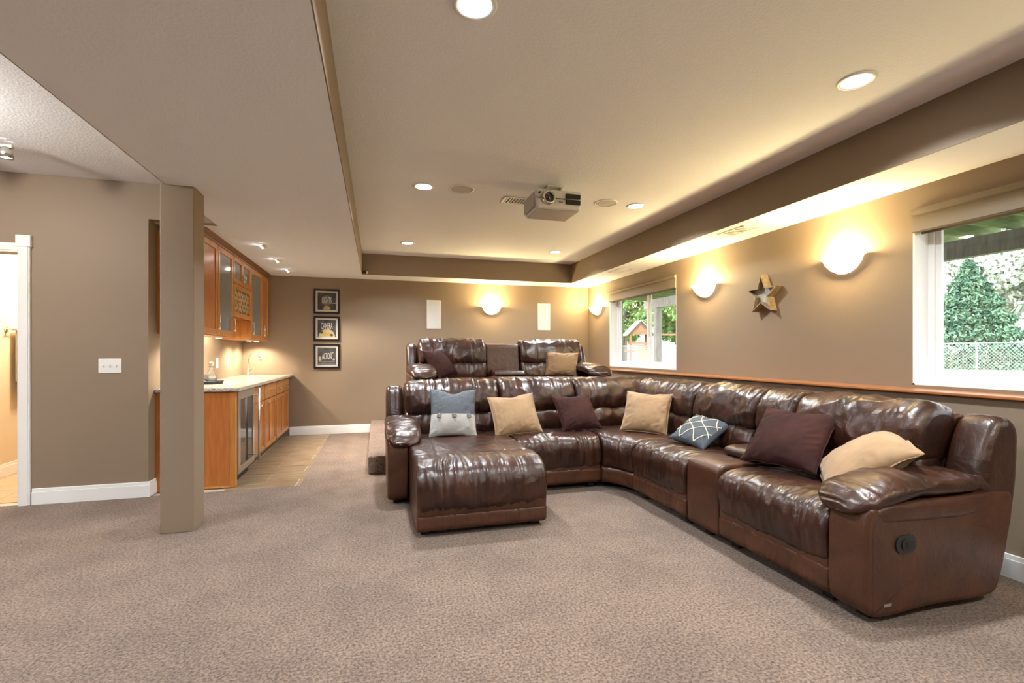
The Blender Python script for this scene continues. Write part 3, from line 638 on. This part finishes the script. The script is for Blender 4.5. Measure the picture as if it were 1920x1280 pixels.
for (y, z, r) in ((5.62, 1.45, .03), (5.72, 1.45, .03), (5.85, 1.45, .03), (6.98, 1.45, .03), (7.1, 1.45, .035)):
    g = lathe('wine_glass', [(.0001, 0), (.03, 0), (.004, .01), (.004, .07), (r, .10), (r * .95, .16), (r * .88, .16), (r * .9, .10), (.0001, .075)], 'clear_glass', None, 16)
    g.location = (-1.70, y, z - .016); tag(g, 'stemmed glass behind the cabinet door ' + ('beside the column' if y < 6.5 else 'near the back wall'), 'glass', 'glasses inside the wall cabinets ' + ('near' if y < 6.5 else 'far'))
bm = bmesh.new(); pr = [(0, 0), (.012, 0), (.014, .014), (.034, .032), (.044, .046), (.058, .05), (.058, .053), (0, .053)]
V = [(XU - .02 + a, yy, zt + b) for yy in (5.02, YB - .005) for a, b in pr]; n = len(pr)
cm = mesh_obj('crown_moulding', V, [(i, (i + 1) % n, n + (i + 1) % n, n + i) for i in range(n)] + [range(n), range(2 * n - 1, n - 1, -1)], 'crown_wood'); tag(cm, 'dark stained crown moulding along the top of the wall cabinets', 'moulding')
for (y, z) in ((5.32, 1.415), (5.95, 1.415), (6.30, 1.655), (7.25, 1.415), (7.66, 1.415)):
    lab = {5.32: 'under cabinet puck light behind the column', 5.95: 'under cabinet puck light below the first glass door', 6.30: 'under cabinet puck light below the wine lattice', 7.25: 'under cabinet puck light below the far glass door', 7.66: 'under cabinet puck light nearest the back wall'}[y]
    t = thing('puck_light', (-1.66, y, z), lab, 'cabinet light', 'under cabinet puck lights')
    lathe('housing', [(.030, -.012), (.036, -.011), (.038, 0)], 'white_trim', t, 24); cyl('lens', (0, 0, -.008), .031, .006, 'puck_lens', t)
    lamp('puck_lamp', 'SPOT', (0, 0, -.016), 20, (1, .84, .60), .025, None, t, 2.7)

# ------------------------------------------------------------------ leather seating
SEAT = [(.0, .205), (-.028, .29), (-.030, .38), (.0, .45), (.08, .485), (.28, .49), (.50, .475), (.66, .455), (.68, .36), (.62, .25), (.35, .205)]
KICK = [(.012, .055), (-.014, .075), (-.018, .13), (-.012, .185), (.015, .202), (.08, .2), (.08, .06)]
LUMB = [(.60, .43), (.548, .48), (.540, .56), (.568, .64), (.63, .69), (.74, .70), (.80, .58), (.74, .43)]
BACK = [(.615, .655), (.572, .69), (.566, .78), (.60, .88), (.665, .945), (.76, .968), (.85, .945), (.90, .87), (.88, .74), (.80, .66)]
SHELL = [(.74, .06), (.76, .45), (.80, .80), (.85, .90), (.92, .91), (.965, .85), (.955, .5), (.90, .06)]
WING = [(.68, .34), (.73, .62), (.79, .80), (.85, .895), (.92, .915), (.985, .87), (.995, .72), (.965, .48), (.92, .34)]
ARM = [(0, .05), (-.012, .12), (-.016, .30), (-.008, .46), (.03, .515), (.12, .53), (.5, .55), (.84, .565), (.93, .545), (.935, .46), (.90, .28), (.84, .10), (.80, .05), (.4, .045)]
fm = lambda Y, Z, u: np.exp(-((Z - .40) / .17) ** 2) * (Y < .30) * np.clip((.30 - Y) / .2, 0, 1)
bmk = lambda Y, Z, u: np.clip((Z - .84) / .08, 0, 1) * .9 + np.exp(-((Z - .67) / .05) ** 2) * (Y < .75)
lmk = lambda Y, Z, u: .35 + np.exp(-((Z - .66) / .05) ** 2)
def foot(p, x, y): boxes('foot', [(x - .035, x + .035, y - .035, y + .035, 0, .058)], 'dark_foot', p, .006)
def seat_section(root, name, x, y, rot, w, lift=0, seat=SEAT, kick_y=0, back=True, gap=.004, seams=(.2, .8)):
    b = loft(name, [(.03 + kick_y, .06), (.03 + kick_y, .40), (.3, .44), (.80, .44), (.80, .06)], w - .01, 'leather_panel', root, .005, .02, .05, .05, amp=0)
    b.location = (x, y, lift); b.rotation_euler = (0, 0, rot)
    loft('footrest_panel', [(p[0] + kick_y, p[1] if not kick_y else .035 + (p[1] - .055) * .86) for p in KICK], w - gap, 'leather_panel', b, gap / 2, .018, amp=.002, gat=.005, gfreq=34, seams=(.28, .76))
    loft('seat_cushion', seat, w - gap, 'leather', b, gap / 2, .03, bulge=.008, amp=.005, gat=.013, gfreq=36, gmask=fm if not kick_y else (lambda Y, Z, u: np.clip((kick_y + .40 - Y) / .12, 0, 1) * np.clip((Z - .14) / .08, 0, 1)), seams=seams,
         vseams=((kick_y + .40, .49, .012, .02),) if kick_y else ((.40, .485, .004, .02),))
    if back:
        loft('lumbar_cushion', LUMB, w - gap, 'leather', b, gap / 2, .045, bulge=.012, amp=.009, gat=.006, gfreq=17, gmask=lmk, seams=(.25, .75), hmask=.006)
        loft('back_cushion', BACK, w - gap, 'leather', b, gap / 2, .055, bulge=.016, amp=.011, gat=.013, gfreq=18, gmask=bmk, seams=(.22, .78), hmask=.008)
    loft('back_shell', SHELL, w - .006, 'leather_panel', b, .003, .02, .04, .03, amp=.001)
    for fx_ in (.07, w - .07): foot(b, fx_, kick_y + .09); foot(b, fx_, .80)
    return b
def arm(root, x, y, rot, w, lift=0, side=1, droop=.0, lever=False, pad_in=.07):
    """side = 1: the seat lies on the low-x side of the arm"""
    b = loft('armrest', ARM, w, 'leather_panel', root, 0, .028, .03, .02, amp=.0015, vseams=((-.012, .46, .0, .01),))
    b.location = (x, y, lift); b.rotation_euler = (0, 0, rot); c = w / 2 - side * pad_in * .5; hw = w / 2 + .5 * pad_in + .012
    loft('front_panel', [(-.012, .06), (-.030, .10), (-.034, .30), (-.026, .46), (.0, .535), (.05, .53), (.05, .06)], w * .98, 'leather_panel', b, w * .01, .02, .02, .02, amp=.001)
    sweep('arm_pad', [(c - side * .012, -.045, .525 - droop, hw * .86, .036), (c, .05, .572 - droop * .6, hw * .97, .052), (c, .28, .60, hw, .056), (c, .55, .60, hw, .054), (c, .74, .588, hw * .96, .050), (c, .87, .57, hw * .9, .04)], 'leather', b, gat=.016, amp=.007, n=100)
    xo = w - .012 if side > 0 else .012
    sweep('pad_band', [(xo, .03, .50, .018, .04), (xo, .3, .505, .024, .048), (xo, .6, .505, .024, .05), (xo, .86, .53, .018, .035)], 'leather_panel', b, amp=.002)
    loft('back_wing', WING, w - .008, 'leather', b, .004, .045, .02, .02, bulge=.006, amp=.002, seams=(.62 if side > 0 else .38,))
    if lever:
        bm = bmesh.new(); add_cyl(bm, (0, 0, 0), .042, .012, 'x', 28)
        for v in bm.verts: v.co.y += .022 * (1 if v.co.y > 0 else -1)
        o = bm_obj('lever_cup', bm, 'black_plastic', b); o.location = (w + .001, .20, .36)
        bm = bmesh.new(); add_cyl(bm, (0, 0, 0), .028, .010, 'x', 22); add_box(bm, -.006, .008, 0, .05, -.012, .012, .004)
        o = bm_obj('recline_lever', bm, 'dark_foot', b); o.location = (w + .006, .195, .36)
    if lever: boxes('maker_tag', [(w - .002, w + .003, .07, .115, .085, .10)], 'nickel', b, .002)
    foot(b, w / 2, .10); foot(b, w / 2, .70)
    return b
def console(root, x, y, rot, w, lift=0, backw=True):
    b = loft('console', [(0, .05), (-.012, .12), (-.014, .40), (-.004, .478), (.04, .505), (.3, .505), (.62, .50), (.80, .50), (.80, .05)], w - .006, 'leather_panel', root, .003, .022, .03, .02, amp=.001)
    b.location = (x, y, lift); b.rotation_euler = (0, 0, rot)
    loft('console_lid', [(.30, .505), (.275, .525), (.285, .56), (.32, .572), (.45, .575), (.60, .57), (.62, .505)], w * .84, 'leather', b, w * .08, .02, amp=.002)
    for yy in (.10, .205):
        lathe('cup_holder', [(.030, .498), (.031, .509), (.042, .510), (.044, .503)], 'black_plastic', b, 24, loc=(w / 2, yy, 0))
    if backw:
        loft('console_back', LUMB, w - .004, 'leather', b, .002, .03, bulge=.0, amp=.007, gat=.005, gfreq=18)
        loft('back_cushion', BACK, w - .004, 'leather', b, .002, .05, bulge=.008, amp=.008, gat=.008, gfreq=20, gmask=bmk, hmask=.008)
    else:
        loft('console_back', [(.66, .50), (.645, .55), (.68, .80), (.70, .895), (.73, .91), (.80, .90), (.80, .50)], w - .004, 'leather_panel', b, .002, .02, amp=.001)
    loft('back_shell', SHELL if backw else [(p[0], min(p[1], .88)) for p in SHELL], w - .006, 'leather_panel', b, .003, .02, .04, .03, amp=.001)
    foot(b, w / 2, .08); foot(b, w / 2, .74)
    return b
R0 = (1.6, 4.5, 0); sec = thing('sectional_sofa', R0, 'large dark brown leather reclining sectional sofa with chaise and console', 'sofa')
YS, XS = 4.07, 2.15
def sx(x): return x - R0[0]
def sy(y): return y - R0[1]
CH = [(-.775, .160), (-.815, .20), (-.830, .28), (-.822, .36), (-.785, .435), (-.70, .478), (-.55, .488), (-.39, .478), (-.2, .485), (.2, .487), (.5, .475), (.66, .455), (.68, .36), (.62, .25), (.0, .16)]
seat_section(sec, 'chaise_section', sx(.255), sy(YS), 0, .925, seat=CH, kick_y=-.79)
seat_section(sec, 'armless_section', sx(1.185), sy(YS), 0, .81)
arm(sec, sx(.085), sy(YS - .02), 0, .17, side=-1, droop=.045, pad_in=.10)
# corner wedge
wb = boxes('corner_section', [(1.995 - R0[0], 3.1 - R0[0], 4.15 - R0[1], 5.0 - R0[1], .06, .43), (2.25 - R0[0], 3.1 - R0[0], 3.745 - R0[1], 4.15 - R0[1], .06, .43)], 'leather_panel', sec, .01)
A0, A1 = np.array((1.997, YS)), np.array((XS, 3.742)); mid_ = np.array((2.12, 3.955))
def wframe(u):
    o = (1 - u) ** 2 * A0 + 2 * u * (1 - u) * (mid_ + (.0, .0)) + u * u * A1; a = u * PI / 2; d = (math.sin(a), math.cos(a)); s = 1 + .28 * math.sin(PI * u)
    return (o[0] - R0[0], o[1] - R0[1]), d, s
loft('seat_cushion', SEAT, .40, 'leather', wb, 0, .02, du=.009, bulge=.004, amp=.005, gat=.004, gfreq=24, gmask=fm, frame=wframe, seams=(.5,))
loft('front_panel', KICK, .40, 'leather_panel', wb, 0, .015, du=.02, amp=.002, gat=.002, frame=lambda u: (wframe(u)[0], wframe(u)[1], 1))
for (nm, pf, g, a_) in (('lumbar_cushion', LUMB, .006, .009), ('back_cushion', BACK, .010, .010)):
    mk = bmk if nm == 'back_cushion' else lmk
    c1 = loft(nm, pf, .93, 'leather', wb, 0, .05, bulge=.010, amp=a_, gat=g, gfreq=17, gmask=mk, seams=(.2,), hmask=.007); c1.location = (sx(1.997), sy(YS), 0)
    c2 = loft(nm, pf, 1.08, 'leather', wb, 0, .05, bulge=.010, amp=a_, gat=g, gfreq=17, gmask=mk, seams=(.72,), hmask=.007); c2.location = (sx(XS), sy(3.742 + 1.08), 0); c2.rotation_euler = (0, 0, -PI / 2)
c1 = loft('back_shell', SHELL, 1.10, 'leather_panel', wb, 0, .02, .05, .03, amp=.001); c1.location = (sx(1.997), sy(YS), 0)
c2 = loft('back_shell', SHELL, 1.27, 'leather_panel', wb, 0, .02, .05, .03, amp=.001); c2.location = (sx(XS), sy(5.015), 0); c2.rotation_euler = (0, 0, -PI / 2)
for p in ((2.1, 4.25), (2.35, 3.85), (3.0, 4.9)): foot(wb, p[0] - R0[0], p[1] - R0[1])
seat_section(sec, 'recliner_section', sx(XS), sy(3.738), -PI / 2, .74)
console(sec, sx(XS), sy(2.995), -PI / 2, .335)
seat_section(sec, 'recliner_section', sx(XS), sy(2.657), -PI / 2, .80)
arm(sec, sx(XS), sy(1.855), -PI / 2, .20, side=1, droop=.03, lever=True, pad_in=.10)

# carpeted riser and theatre seats
ZP = .45
ri = boxes('trim_1', [(-.085, XLO - .02, 5.13, YB - .018, 0, .19)], 'carpet', None, .02); struct(ri, 'carpeted riser step behind the sectional')
boxes('upper_platform', [(.36, XLO - .02, 5.32, YB - .018, .19, ZP)], 'carpet', ri, .02)
T0 = (1.58, 5.9, ZP); th_ = thing('theatre_loveseat', T0, 'dark brown leather theatre recliner pair with console on the raised platform', 'loveseat')
YT = 5.40 - T0[1]
seat_section(th_, 'recliner_section', .50 - T0[0], YT, 0, .85); console(th_, 1.352 - T0[0], YT, 0, .455, backw=False)
seat_section(th_, 'recliner_section', 1.81 - T0[0], YT, 0, .85)
arm(th_, .36 - T0[0], YT, 0, .14, side=-1, droop=.02, pad_in=.15); arm(th_, 2.66 - T0[0], YT, 0, .14, side=1, droop=.02, pad_in=.15)

# ------------------------------------------------------------------ cushions
def pill(u, v, w, h, T, chop=0, sd=0, puck=.006):
    x = w / 2 * u * (1 - .075 * (1 - v * v) * u * u); z = h / 2 * v * (1 - .075 * (1 - u * u) * v * v)
    f = np.clip(1 - np.abs(u) ** 2.4, 0, 1) ** .62 * np.clip(1 - np.abs(v) ** 2.4, 0, 1) ** .62
    z = z - chop * np.exp(-(u / .35) ** 2) * np.clip(v, 0, 1) ** 2
    ed = np.maximum(np.abs(u), np.abs(v)); wr_ = puck * (ridge(u * 5 + sd, v * 5 - u * 2, sd) - .5) * np.clip(ed - .25, 0, 1) * 2 * (f > 0)
    y = (T / 2) * f + wr_ * np.clip(f * 4, 0, 1) + .004
    return x, y, z
def pillow(name, w, h, T, loc, yaw, tilt, roll, m, lab, chop=0, sd=1, flange=0., half=None, N=44, puck=.008, trim='tan_velvet'):
    g = np.linspace(-1, 1, N); U, V_ = np.meshgrid(g, g, indexing='ij')
    def side(u, v, s, extra=0): x, y, z = pill(u, v, w, h, T, chop, sd, puck); return np.stack([x, s * (y + extra), z], -1)
    A = side(U, V_, -1); B = side(U, V_, 1); I = np.arange(N * N).reshape(N, N); q = lambda K: np.stack([K[:-1, :-1], K[1:, :-1], K[1:, 1:], K[:-1, 1:]], -1).reshape(-1, 4)
    rim = np.concatenate([I[:, 0], I[-1, 1:], I[-2::-1, -1], I[0, -2:0:-1]]); F = q(I).tolist() + (q(I) + N * N)[:, ::-1].tolist()
    for i in range(len(rim)): a, b = rim[i], rim[(i + 1) % len(rim)]; F.append([a, b, b + N * N, a + N * N])
    o = mesh_obj(name, np.concatenate([A.reshape(-1, 3), B.reshape(-1, 3)]).tolist(), F, m, None, True)
    o.location = loc; o.rotation_mode = 'QUATERNION'
    o.rotation_quaternion = (Matrix.Rotation(yaw, 3, 'Z') @ Matrix.Rotation(-tilt, 3, 'X') @ Matrix.Rotation(roll, 3, 'Y')).to_quaternion()
    if flange:
        P_ = np.concatenate([A[:, 0], A[-1, 1:], A[-2::-1, -1], A[0, -2:0:-1]]); P_[:, 1] = 0; c = P_.mean(0); k = len(P_); d = P_ - c; d = d / np.linalg.norm(d, axis=1)[:, None]
        Q = P_ + d * flange; Q[:, 1] = .004 * np.sin(np.arange(k) * .5); t_ = np.array([0, .003, 0])
        Vv = np.concatenate([P_ - d * .01 - t_, Q - t_ * .6, Q + t_ * .6, P_ - d * .01 + t_]); Ff = []
        for j in range(3): Ff += [[j * k + i, j * k + (i + 1) % k, (j + 1) * k + (i + 1) % k, (j + 1) * k + i] for i in range(k)]
        mesh_obj('flange', Vv.tolist(), Ff, trim, o, True)
    tag(o, lab, 'cushion', 'throw cushions'); return o
D = math.radians
p = pillow('throw_pillow', 0.43, 0.45, .15, (0.675, 4.402, 0.695), D(-2.7), D(21.5), D(2.1), 'grey_linen', 'grey and white two-tone cushion with three buttons on the chaise', .035, 3)
g = np.linspace(-1, 1, 40); gv = np.linspace(-1, -.12, 20); U, V_ = np.meshgrid(g, gv, indexing='ij'); x, y, z = pill(U, V_, .432, .452, .15, .035, 3, .008); I = np.arange(800).reshape(40, 20)
mesh_obj('white_panel', np.stack([x, -y - .003, z], -1).reshape(-1, 3).tolist(), np.stack([I[:-1, :-1], I[1:, :-1], I[1:, 1:], I[:-1, 1:]], -1).reshape(-1, 4).tolist(), 'white_linen', p, True)
for u in (-.62, .02, .66):
    x, y, z = pill(np.array(u), np.array(-.2), .43, .45, .15, .035, 3, .008)
    lathe('button', [(.0001, .010), (.010, .008), (.016, .011), (.021, .008), (.022, 0)], 'button', p, 20).matrix_local = Matrix.Translation((float(x), -float(y) - .002, float(z))) @ Matrix.Rotation(PI / 2, 4, 'X')
pillow('throw_pillow', 0.44, 0.42, .15, (1.257, 4.385, 0.66), D(-5.2), D(36), D(-6), 'tan_velvet', 'tan velvet cushion beside the two-tone cushion', .02, 5, .010)
pillow('throw_pillow', 0.41, 0.41, .15, (1.886, 4.385, 0.662), D(2.8), D(41), D(-1.1), 'plum_velvet', 'dark plum cushion leaning between the two tan cushions', .02, 8, .006, trim='plum_velvet')
pillow('throw_pillow', 0.43, 0.42, .14, (2.49, 4.106, 0.672), D(-42.7), D(32), D(2.4), 'tan_velvet', 'tan velvet cushion standing in the corner of the sectional', .01, 11, .010)
lp = pillow('throw_pillow', 0.36, 0.36, .13, (2.55, 3.392, 0.6), D(-66), D(60), D(-77), 'slate_cloth', 'slate blue cushion with cream lattice cords', 0, 14)
for k, (dirn, c) in enumerate([(s, c) for s in (1, -1) for c in (-1.2, -.4, .4, 1.2)]):
    P_ = []
    for tt in np.linspace(-1.25, 1.25, 60):
        u = tt; v = dirn * (tt * 1.0) + c + .10 * math.sin(tt * 5 + (0 if dirn > 0 else PI))
        if abs(u) < .93 and abs(v) < .93: x, y, z = pill(np.array(u), np.array(v), .36, .36, .13, 0, 14, .008); P_.append((float(x), -float(y) - .001, float(z)))
    if len(P_) > 3: tube('cord', P_, .0042, 'cream_cord', lp, 6)
pillow('throw_pillow', 0.47, 0.45, .16, (2.55, 2.502, 0.695), D(-72.5), D(44), D(0.8), 'plum_velvet', 'large dark plum cushion leaning over the console', .015, 17, .006, trim='plum_velvet')
pillow('throw_pillow', 0.48, 0.46, .17, (2.59, 2.045, 0.65), D(-119.9), D(54.2), D(-74.5), 'tan_velvet', 'tan velvet cushion lying tilted against the near armrest', .0, 21, .012)
pillow('throw_pillow', 0.4, 0.4, .15, (0.746, 5.876, 1.122), D(43), D(36), D(-5.3), 'plum_velvet', 'dark plum cushion on the left theatre seat', .02, 24, .006, trim='plum_velvet')
pillow('throw_pillow', 0.43, 0.32, .14, (2.334, 5.903, 1.1), D(-9.3), D(12), D(3.6), 'tan_velvet', 'tan velvet cushion on the right theatre seat', .01, 27, .008)

# ------------------------------------------------------------------ garden outside
ZG = .50
lawn = boxes('lawn', [(XR + .26, 70, -30, 70, ZG - .2, ZG)], 'grass'); struct(lawn, 'pale sunlit lawn')
def leaves(name, n, fn, size, m, parent, sd):
    rg = np.random.RandomState(sd); C = fn(rg, n); a = rg.normal(size=(n, 3)); a /= np.linalg.norm(a, axis=1)[:, None]
    b = np.cross(a, rg.normal(size=(n, 3))); b /= np.linalg.norm(b, axis=1)[:, None]; s = size * rg.uniform(.6, 1.3, (n, 1))
    V = np.stack([C - a * s - b * s * .45, C + a * s - b * s * .45, C + a * s + b * s * .45, C - a * s + b * s * .45], 1).reshape(-1, 3)
    o = mesh_obj(name, V.tolist(), np.arange(4 * n).reshape(n, 4).tolist(), m, parent, False, False); o['kind'] = 'stuff'; return o
def spruce(x, y, h, r, lab, sd):
    t = thing('spruce_tree', (x, y, ZG), lab, 'tree'); tube('trunk', [(0, 0, 0), (0, 0, h * .95)], .12, 'bark', t)
    def fn(rg, n):
        zz = rg.power(1.5, n); zz = (1 - zz) * h * .97 + .12; tier = .75 + .25 * np.abs(np.sin(zz * 4.2)); rr = r * (1 - zz / h) * tier * np.sqrt(rg.uniform(.25, 1, n)); a = rg.uniform(0, 2 * PI, n)
        return np.stack([rr * np.cos(a), rr * np.sin(a), zz - .12 * rr], 1)
    leaves('needles', 16000, fn, .07, 'spruce', t, sd)
def broadleaf(x, y, h, r, m, lab, sd, n=12000, size=.075, low=.28):
    t = thing('leafy_tree', (x, y, ZG), lab, 'tree'); tube('trunk', [(0, 0, 0), (.05, .03, h * .4), (0, .1, h * .75)], .11, 'bark', t)
    rg0 = np.random.RandomState(sd); cl = rg0.normal(size=(34, 3)); cl /= np.linalg.norm(cl, axis=1)[:, None]; cl *= rg0.uniform(.45, 1, (34, 1)) * np.array((r, r, h * (1 - low) / 2)); cl[:, 2] += h * (low + (1 - low) / 2)
    def fn(rg, n):
        k = rg.randint(0, 34, n); d = rg.normal(size=(n, 3)); d /= np.linalg.norm(d, axis=1)[:, None]; return cl[k] + d * (rg.uniform(.2, 1, (n, 1)) ** .5) * r * .34
    leaves('foliage', n, fn, size, m, t, sd)
spruce(27.5, 16.4, 5.6, 3.0, 'dark green spruce behind the chain link fence', 3)
broadleaf(30.5, 15.6, 8.5, 3.2, 'blossom', 'pale blossoming tree beside the spruce', 5, 22000, .13)
broadleaf(33.5, 19.0, 7.5, 3.0, 'blossom', 'pale tree behind the spruce', 6, 14000, .13)
broadleaf(20.0, 36.5, 8.6, 2.6, 'leaf', 'green tree behind the playhouse in the far window', 8, 14000, .16, .1)
broadleaf(25.5, 35.5, 8.6, 2.6, 'leaf', 'green tree right of the deck post in the far window', 9, 14000, .16, .15)
broadleaf(15.5, 36.5, 6.2, 2.0, 'leaf', 'green tree at the left edge of the far window', 10, 9000, .15, .05)
# chain link fence
def fence(x0, y0, x1, y1, lab):
    t = thing('chain_link_fence', (x0, y0, ZG), lab, 'fence'); dx, dy = x1 - x0, y1 - y0; L = math.hypot(dx, dy); ux, uy = dx / L, dy / L; H = 1.15
    k = int(L / 2.4)
    for i in range(k + 1): cyl('post', (ux * L * i / k, uy * L * i / k, H / 2), .03, H, 'fence_metal', t, 'z', 10)
    tube('top_rail', [(0, 0, H), (dx, dy, H)], .022, 'fence_metal', t, 8)
    V = []; F = []; s = .13; w = .006
    for d in (1, -1):
        a = -H
        while a < L + H:
            p0, z0, p1, z1 = a, 0, a + H, H
            if p0 < 0: z0 = -p0; p0 = 0
            if p1 > L: z1 = H - (p1 - L); p1 = L
            if p1 > p0:
                if d < 0: z0, z1 = H - z0, H - z1
                i = len(V)
                for (pp_, zz) in ((p0, z0), (p1, z1)): V += [(ux * pp_, uy * pp_, zz - w), (ux * pp_, uy * pp_, zz + w)]
                F.append((i, i + 2, i + 3, i + 1))
            a += s
    mesh_obj('wire_mesh', V, F, 'fence_metal', t, False, False)['kind'] = 'stuff'
fence(23.5, 6, 23.5, 19.0, 'grey chain link fence in front of the spruce'); fence(12.0, 25.0, 22.0, 25.0, 'grey chain link fence in front of the playhouse')
# deck
dk = thing('wooden_deck', (XR + .24, 5.0, ZG), 'green stained wooden deck overhead outside the windows', 'deck')
boxes('beam', [(7.32 - XR - .24, 7.44 - XR - .24, -6, 7.2, 2.48 - ZG, 2.72 - ZG)], 'post_wood', dk)
for i in range(33): yy = -6 + i * .41; boxes('joist', [(.0, 7.8 - XR - .24, yy - .02, yy + .02, 2.72 - ZG, 2.96 - ZG)], 'deck_wood', dk)
for i in range(27): boxes('deck_board', [(.02 + i * .148, .02 + i * .148 + .138, -6.1, 7.3, 2.96 - ZG, 3.0 - ZG)], 'deck_wood', dk)
for yy in (-5.5, -1.9, 6.6): boxes('post', [(7.38 - XR - .24 - .08, 7.38 - XR - .24 + .08, yy - .08, yy + .08, 0, 2.48 - ZG)], 'post_wood', dk, .004)
# playhouse
ph = thing('playhouse', (17.9, 30.6, ZG), 'wooden playhouse with peaked roof and yellow slide in the far window', 'playhouse', None, -.30)
for (x, y) in ((-.7, -.7), (.7, -.7), (-.7, .7), (.7, .7)): boxes('post', [(x - .06, x + .06, y - .06, y + .06, 0, 2.1)], 'play_wood', ph)
boxes('floor_deck', [(-.8, .8, -.8, .8, .85, .95)], 'play_wood', ph)
for z in (1.05, 1.22, 1.39): boxes('rail_board', [(-.78, .78, -.80, -.76, z, z + .11)], 'play_wood', ph)
for s in (-1, 1): mesh_obj('roof_panel', [(s * .98, -.95, 1.95), (s * .98, .95, 1.95), (0, .95, 3.0), (0, -.95, 3.0), (s * 1.0, -.95, 2.0), (s * 1.0, .95, 2.0), (0, .95, 3.06), (0, -.95, 3.06)], [(0, 1, 2, 3), (4, 5, 6, 7), (0, 1, 5, 4), (1, 2, 6, 5), (2, 3, 7, 6), (3, 0, 4, 7)], 'play_roof', ph)
mesh_obj('gable_panel', [(-.8, -.72, 2.05), (.8, -.72, 2.05), (0, -.72, 2.9), (-.8, -.68, 2.05), (.8, -.68, 2.05), (0, -.68, 2.9)], [(0, 1, 2), (3, 5, 4), (0, 3, 4, 1), (1, 4, 5, 2), (2, 5, 3, 0)], 'play_wood', ph)
boxes('swing_beam', [(.7, 4.2, -.06, .06, 2.0, 2.12)], 'play_wood', ph)
for s in (-1, 1): tube('swing_leg', [(4.1, 0, 2.05), (4.2, s * .9, 0)], .05, 'play_wood', ph, 6)
V = []
for i in range(9):
    k = i / 8; V += [(-.3, -.8 - 2.0 * k, .95 * (1 - k) ** 1.2 + .12), (.3, -.8 - 2.0 * k, .95 * (1 - k) ** 1.2 + .12), (.3, -.8 - 2.0 * k, .95 * (1 - k) ** 1.2 + .02), (-.3, -.8 - 2.0 * k, .95 * (1 - k) ** 1.2 + .02)]
mesh_obj('slide', V, [(i * 4 + j, i * 4 + (j + 1) % 4, i * 4 + 4 + (j + 1) % 4, i * 4 + 4 + j) for i in range(8) for j in range(4)], 'yellow_plastic', ph)
# far house
hs = thing('neighbour_house', (34, 62, ZG), 'pale grey neighbouring house seen faintly through the far window', 'house')
boxes('wall', [(-6, 8, -4, 4, 0, 4.5)], 'siding', hs)
mesh_obj('roof', [(-6.4, -4.5, 4.4), (8.4, -4.5, 4.4), (8.4, 4.5, 4.4), (-6.4, 4.5, 4.4), (-6.4, 0, 7.2), (8.4, 0, 7.2)], [(0, 1, 5, 4), (2, 3, 4, 5), (1, 2, 5), (3, 0, 4), (0, 3, 2, 1)], 'roof_shingle', hs)
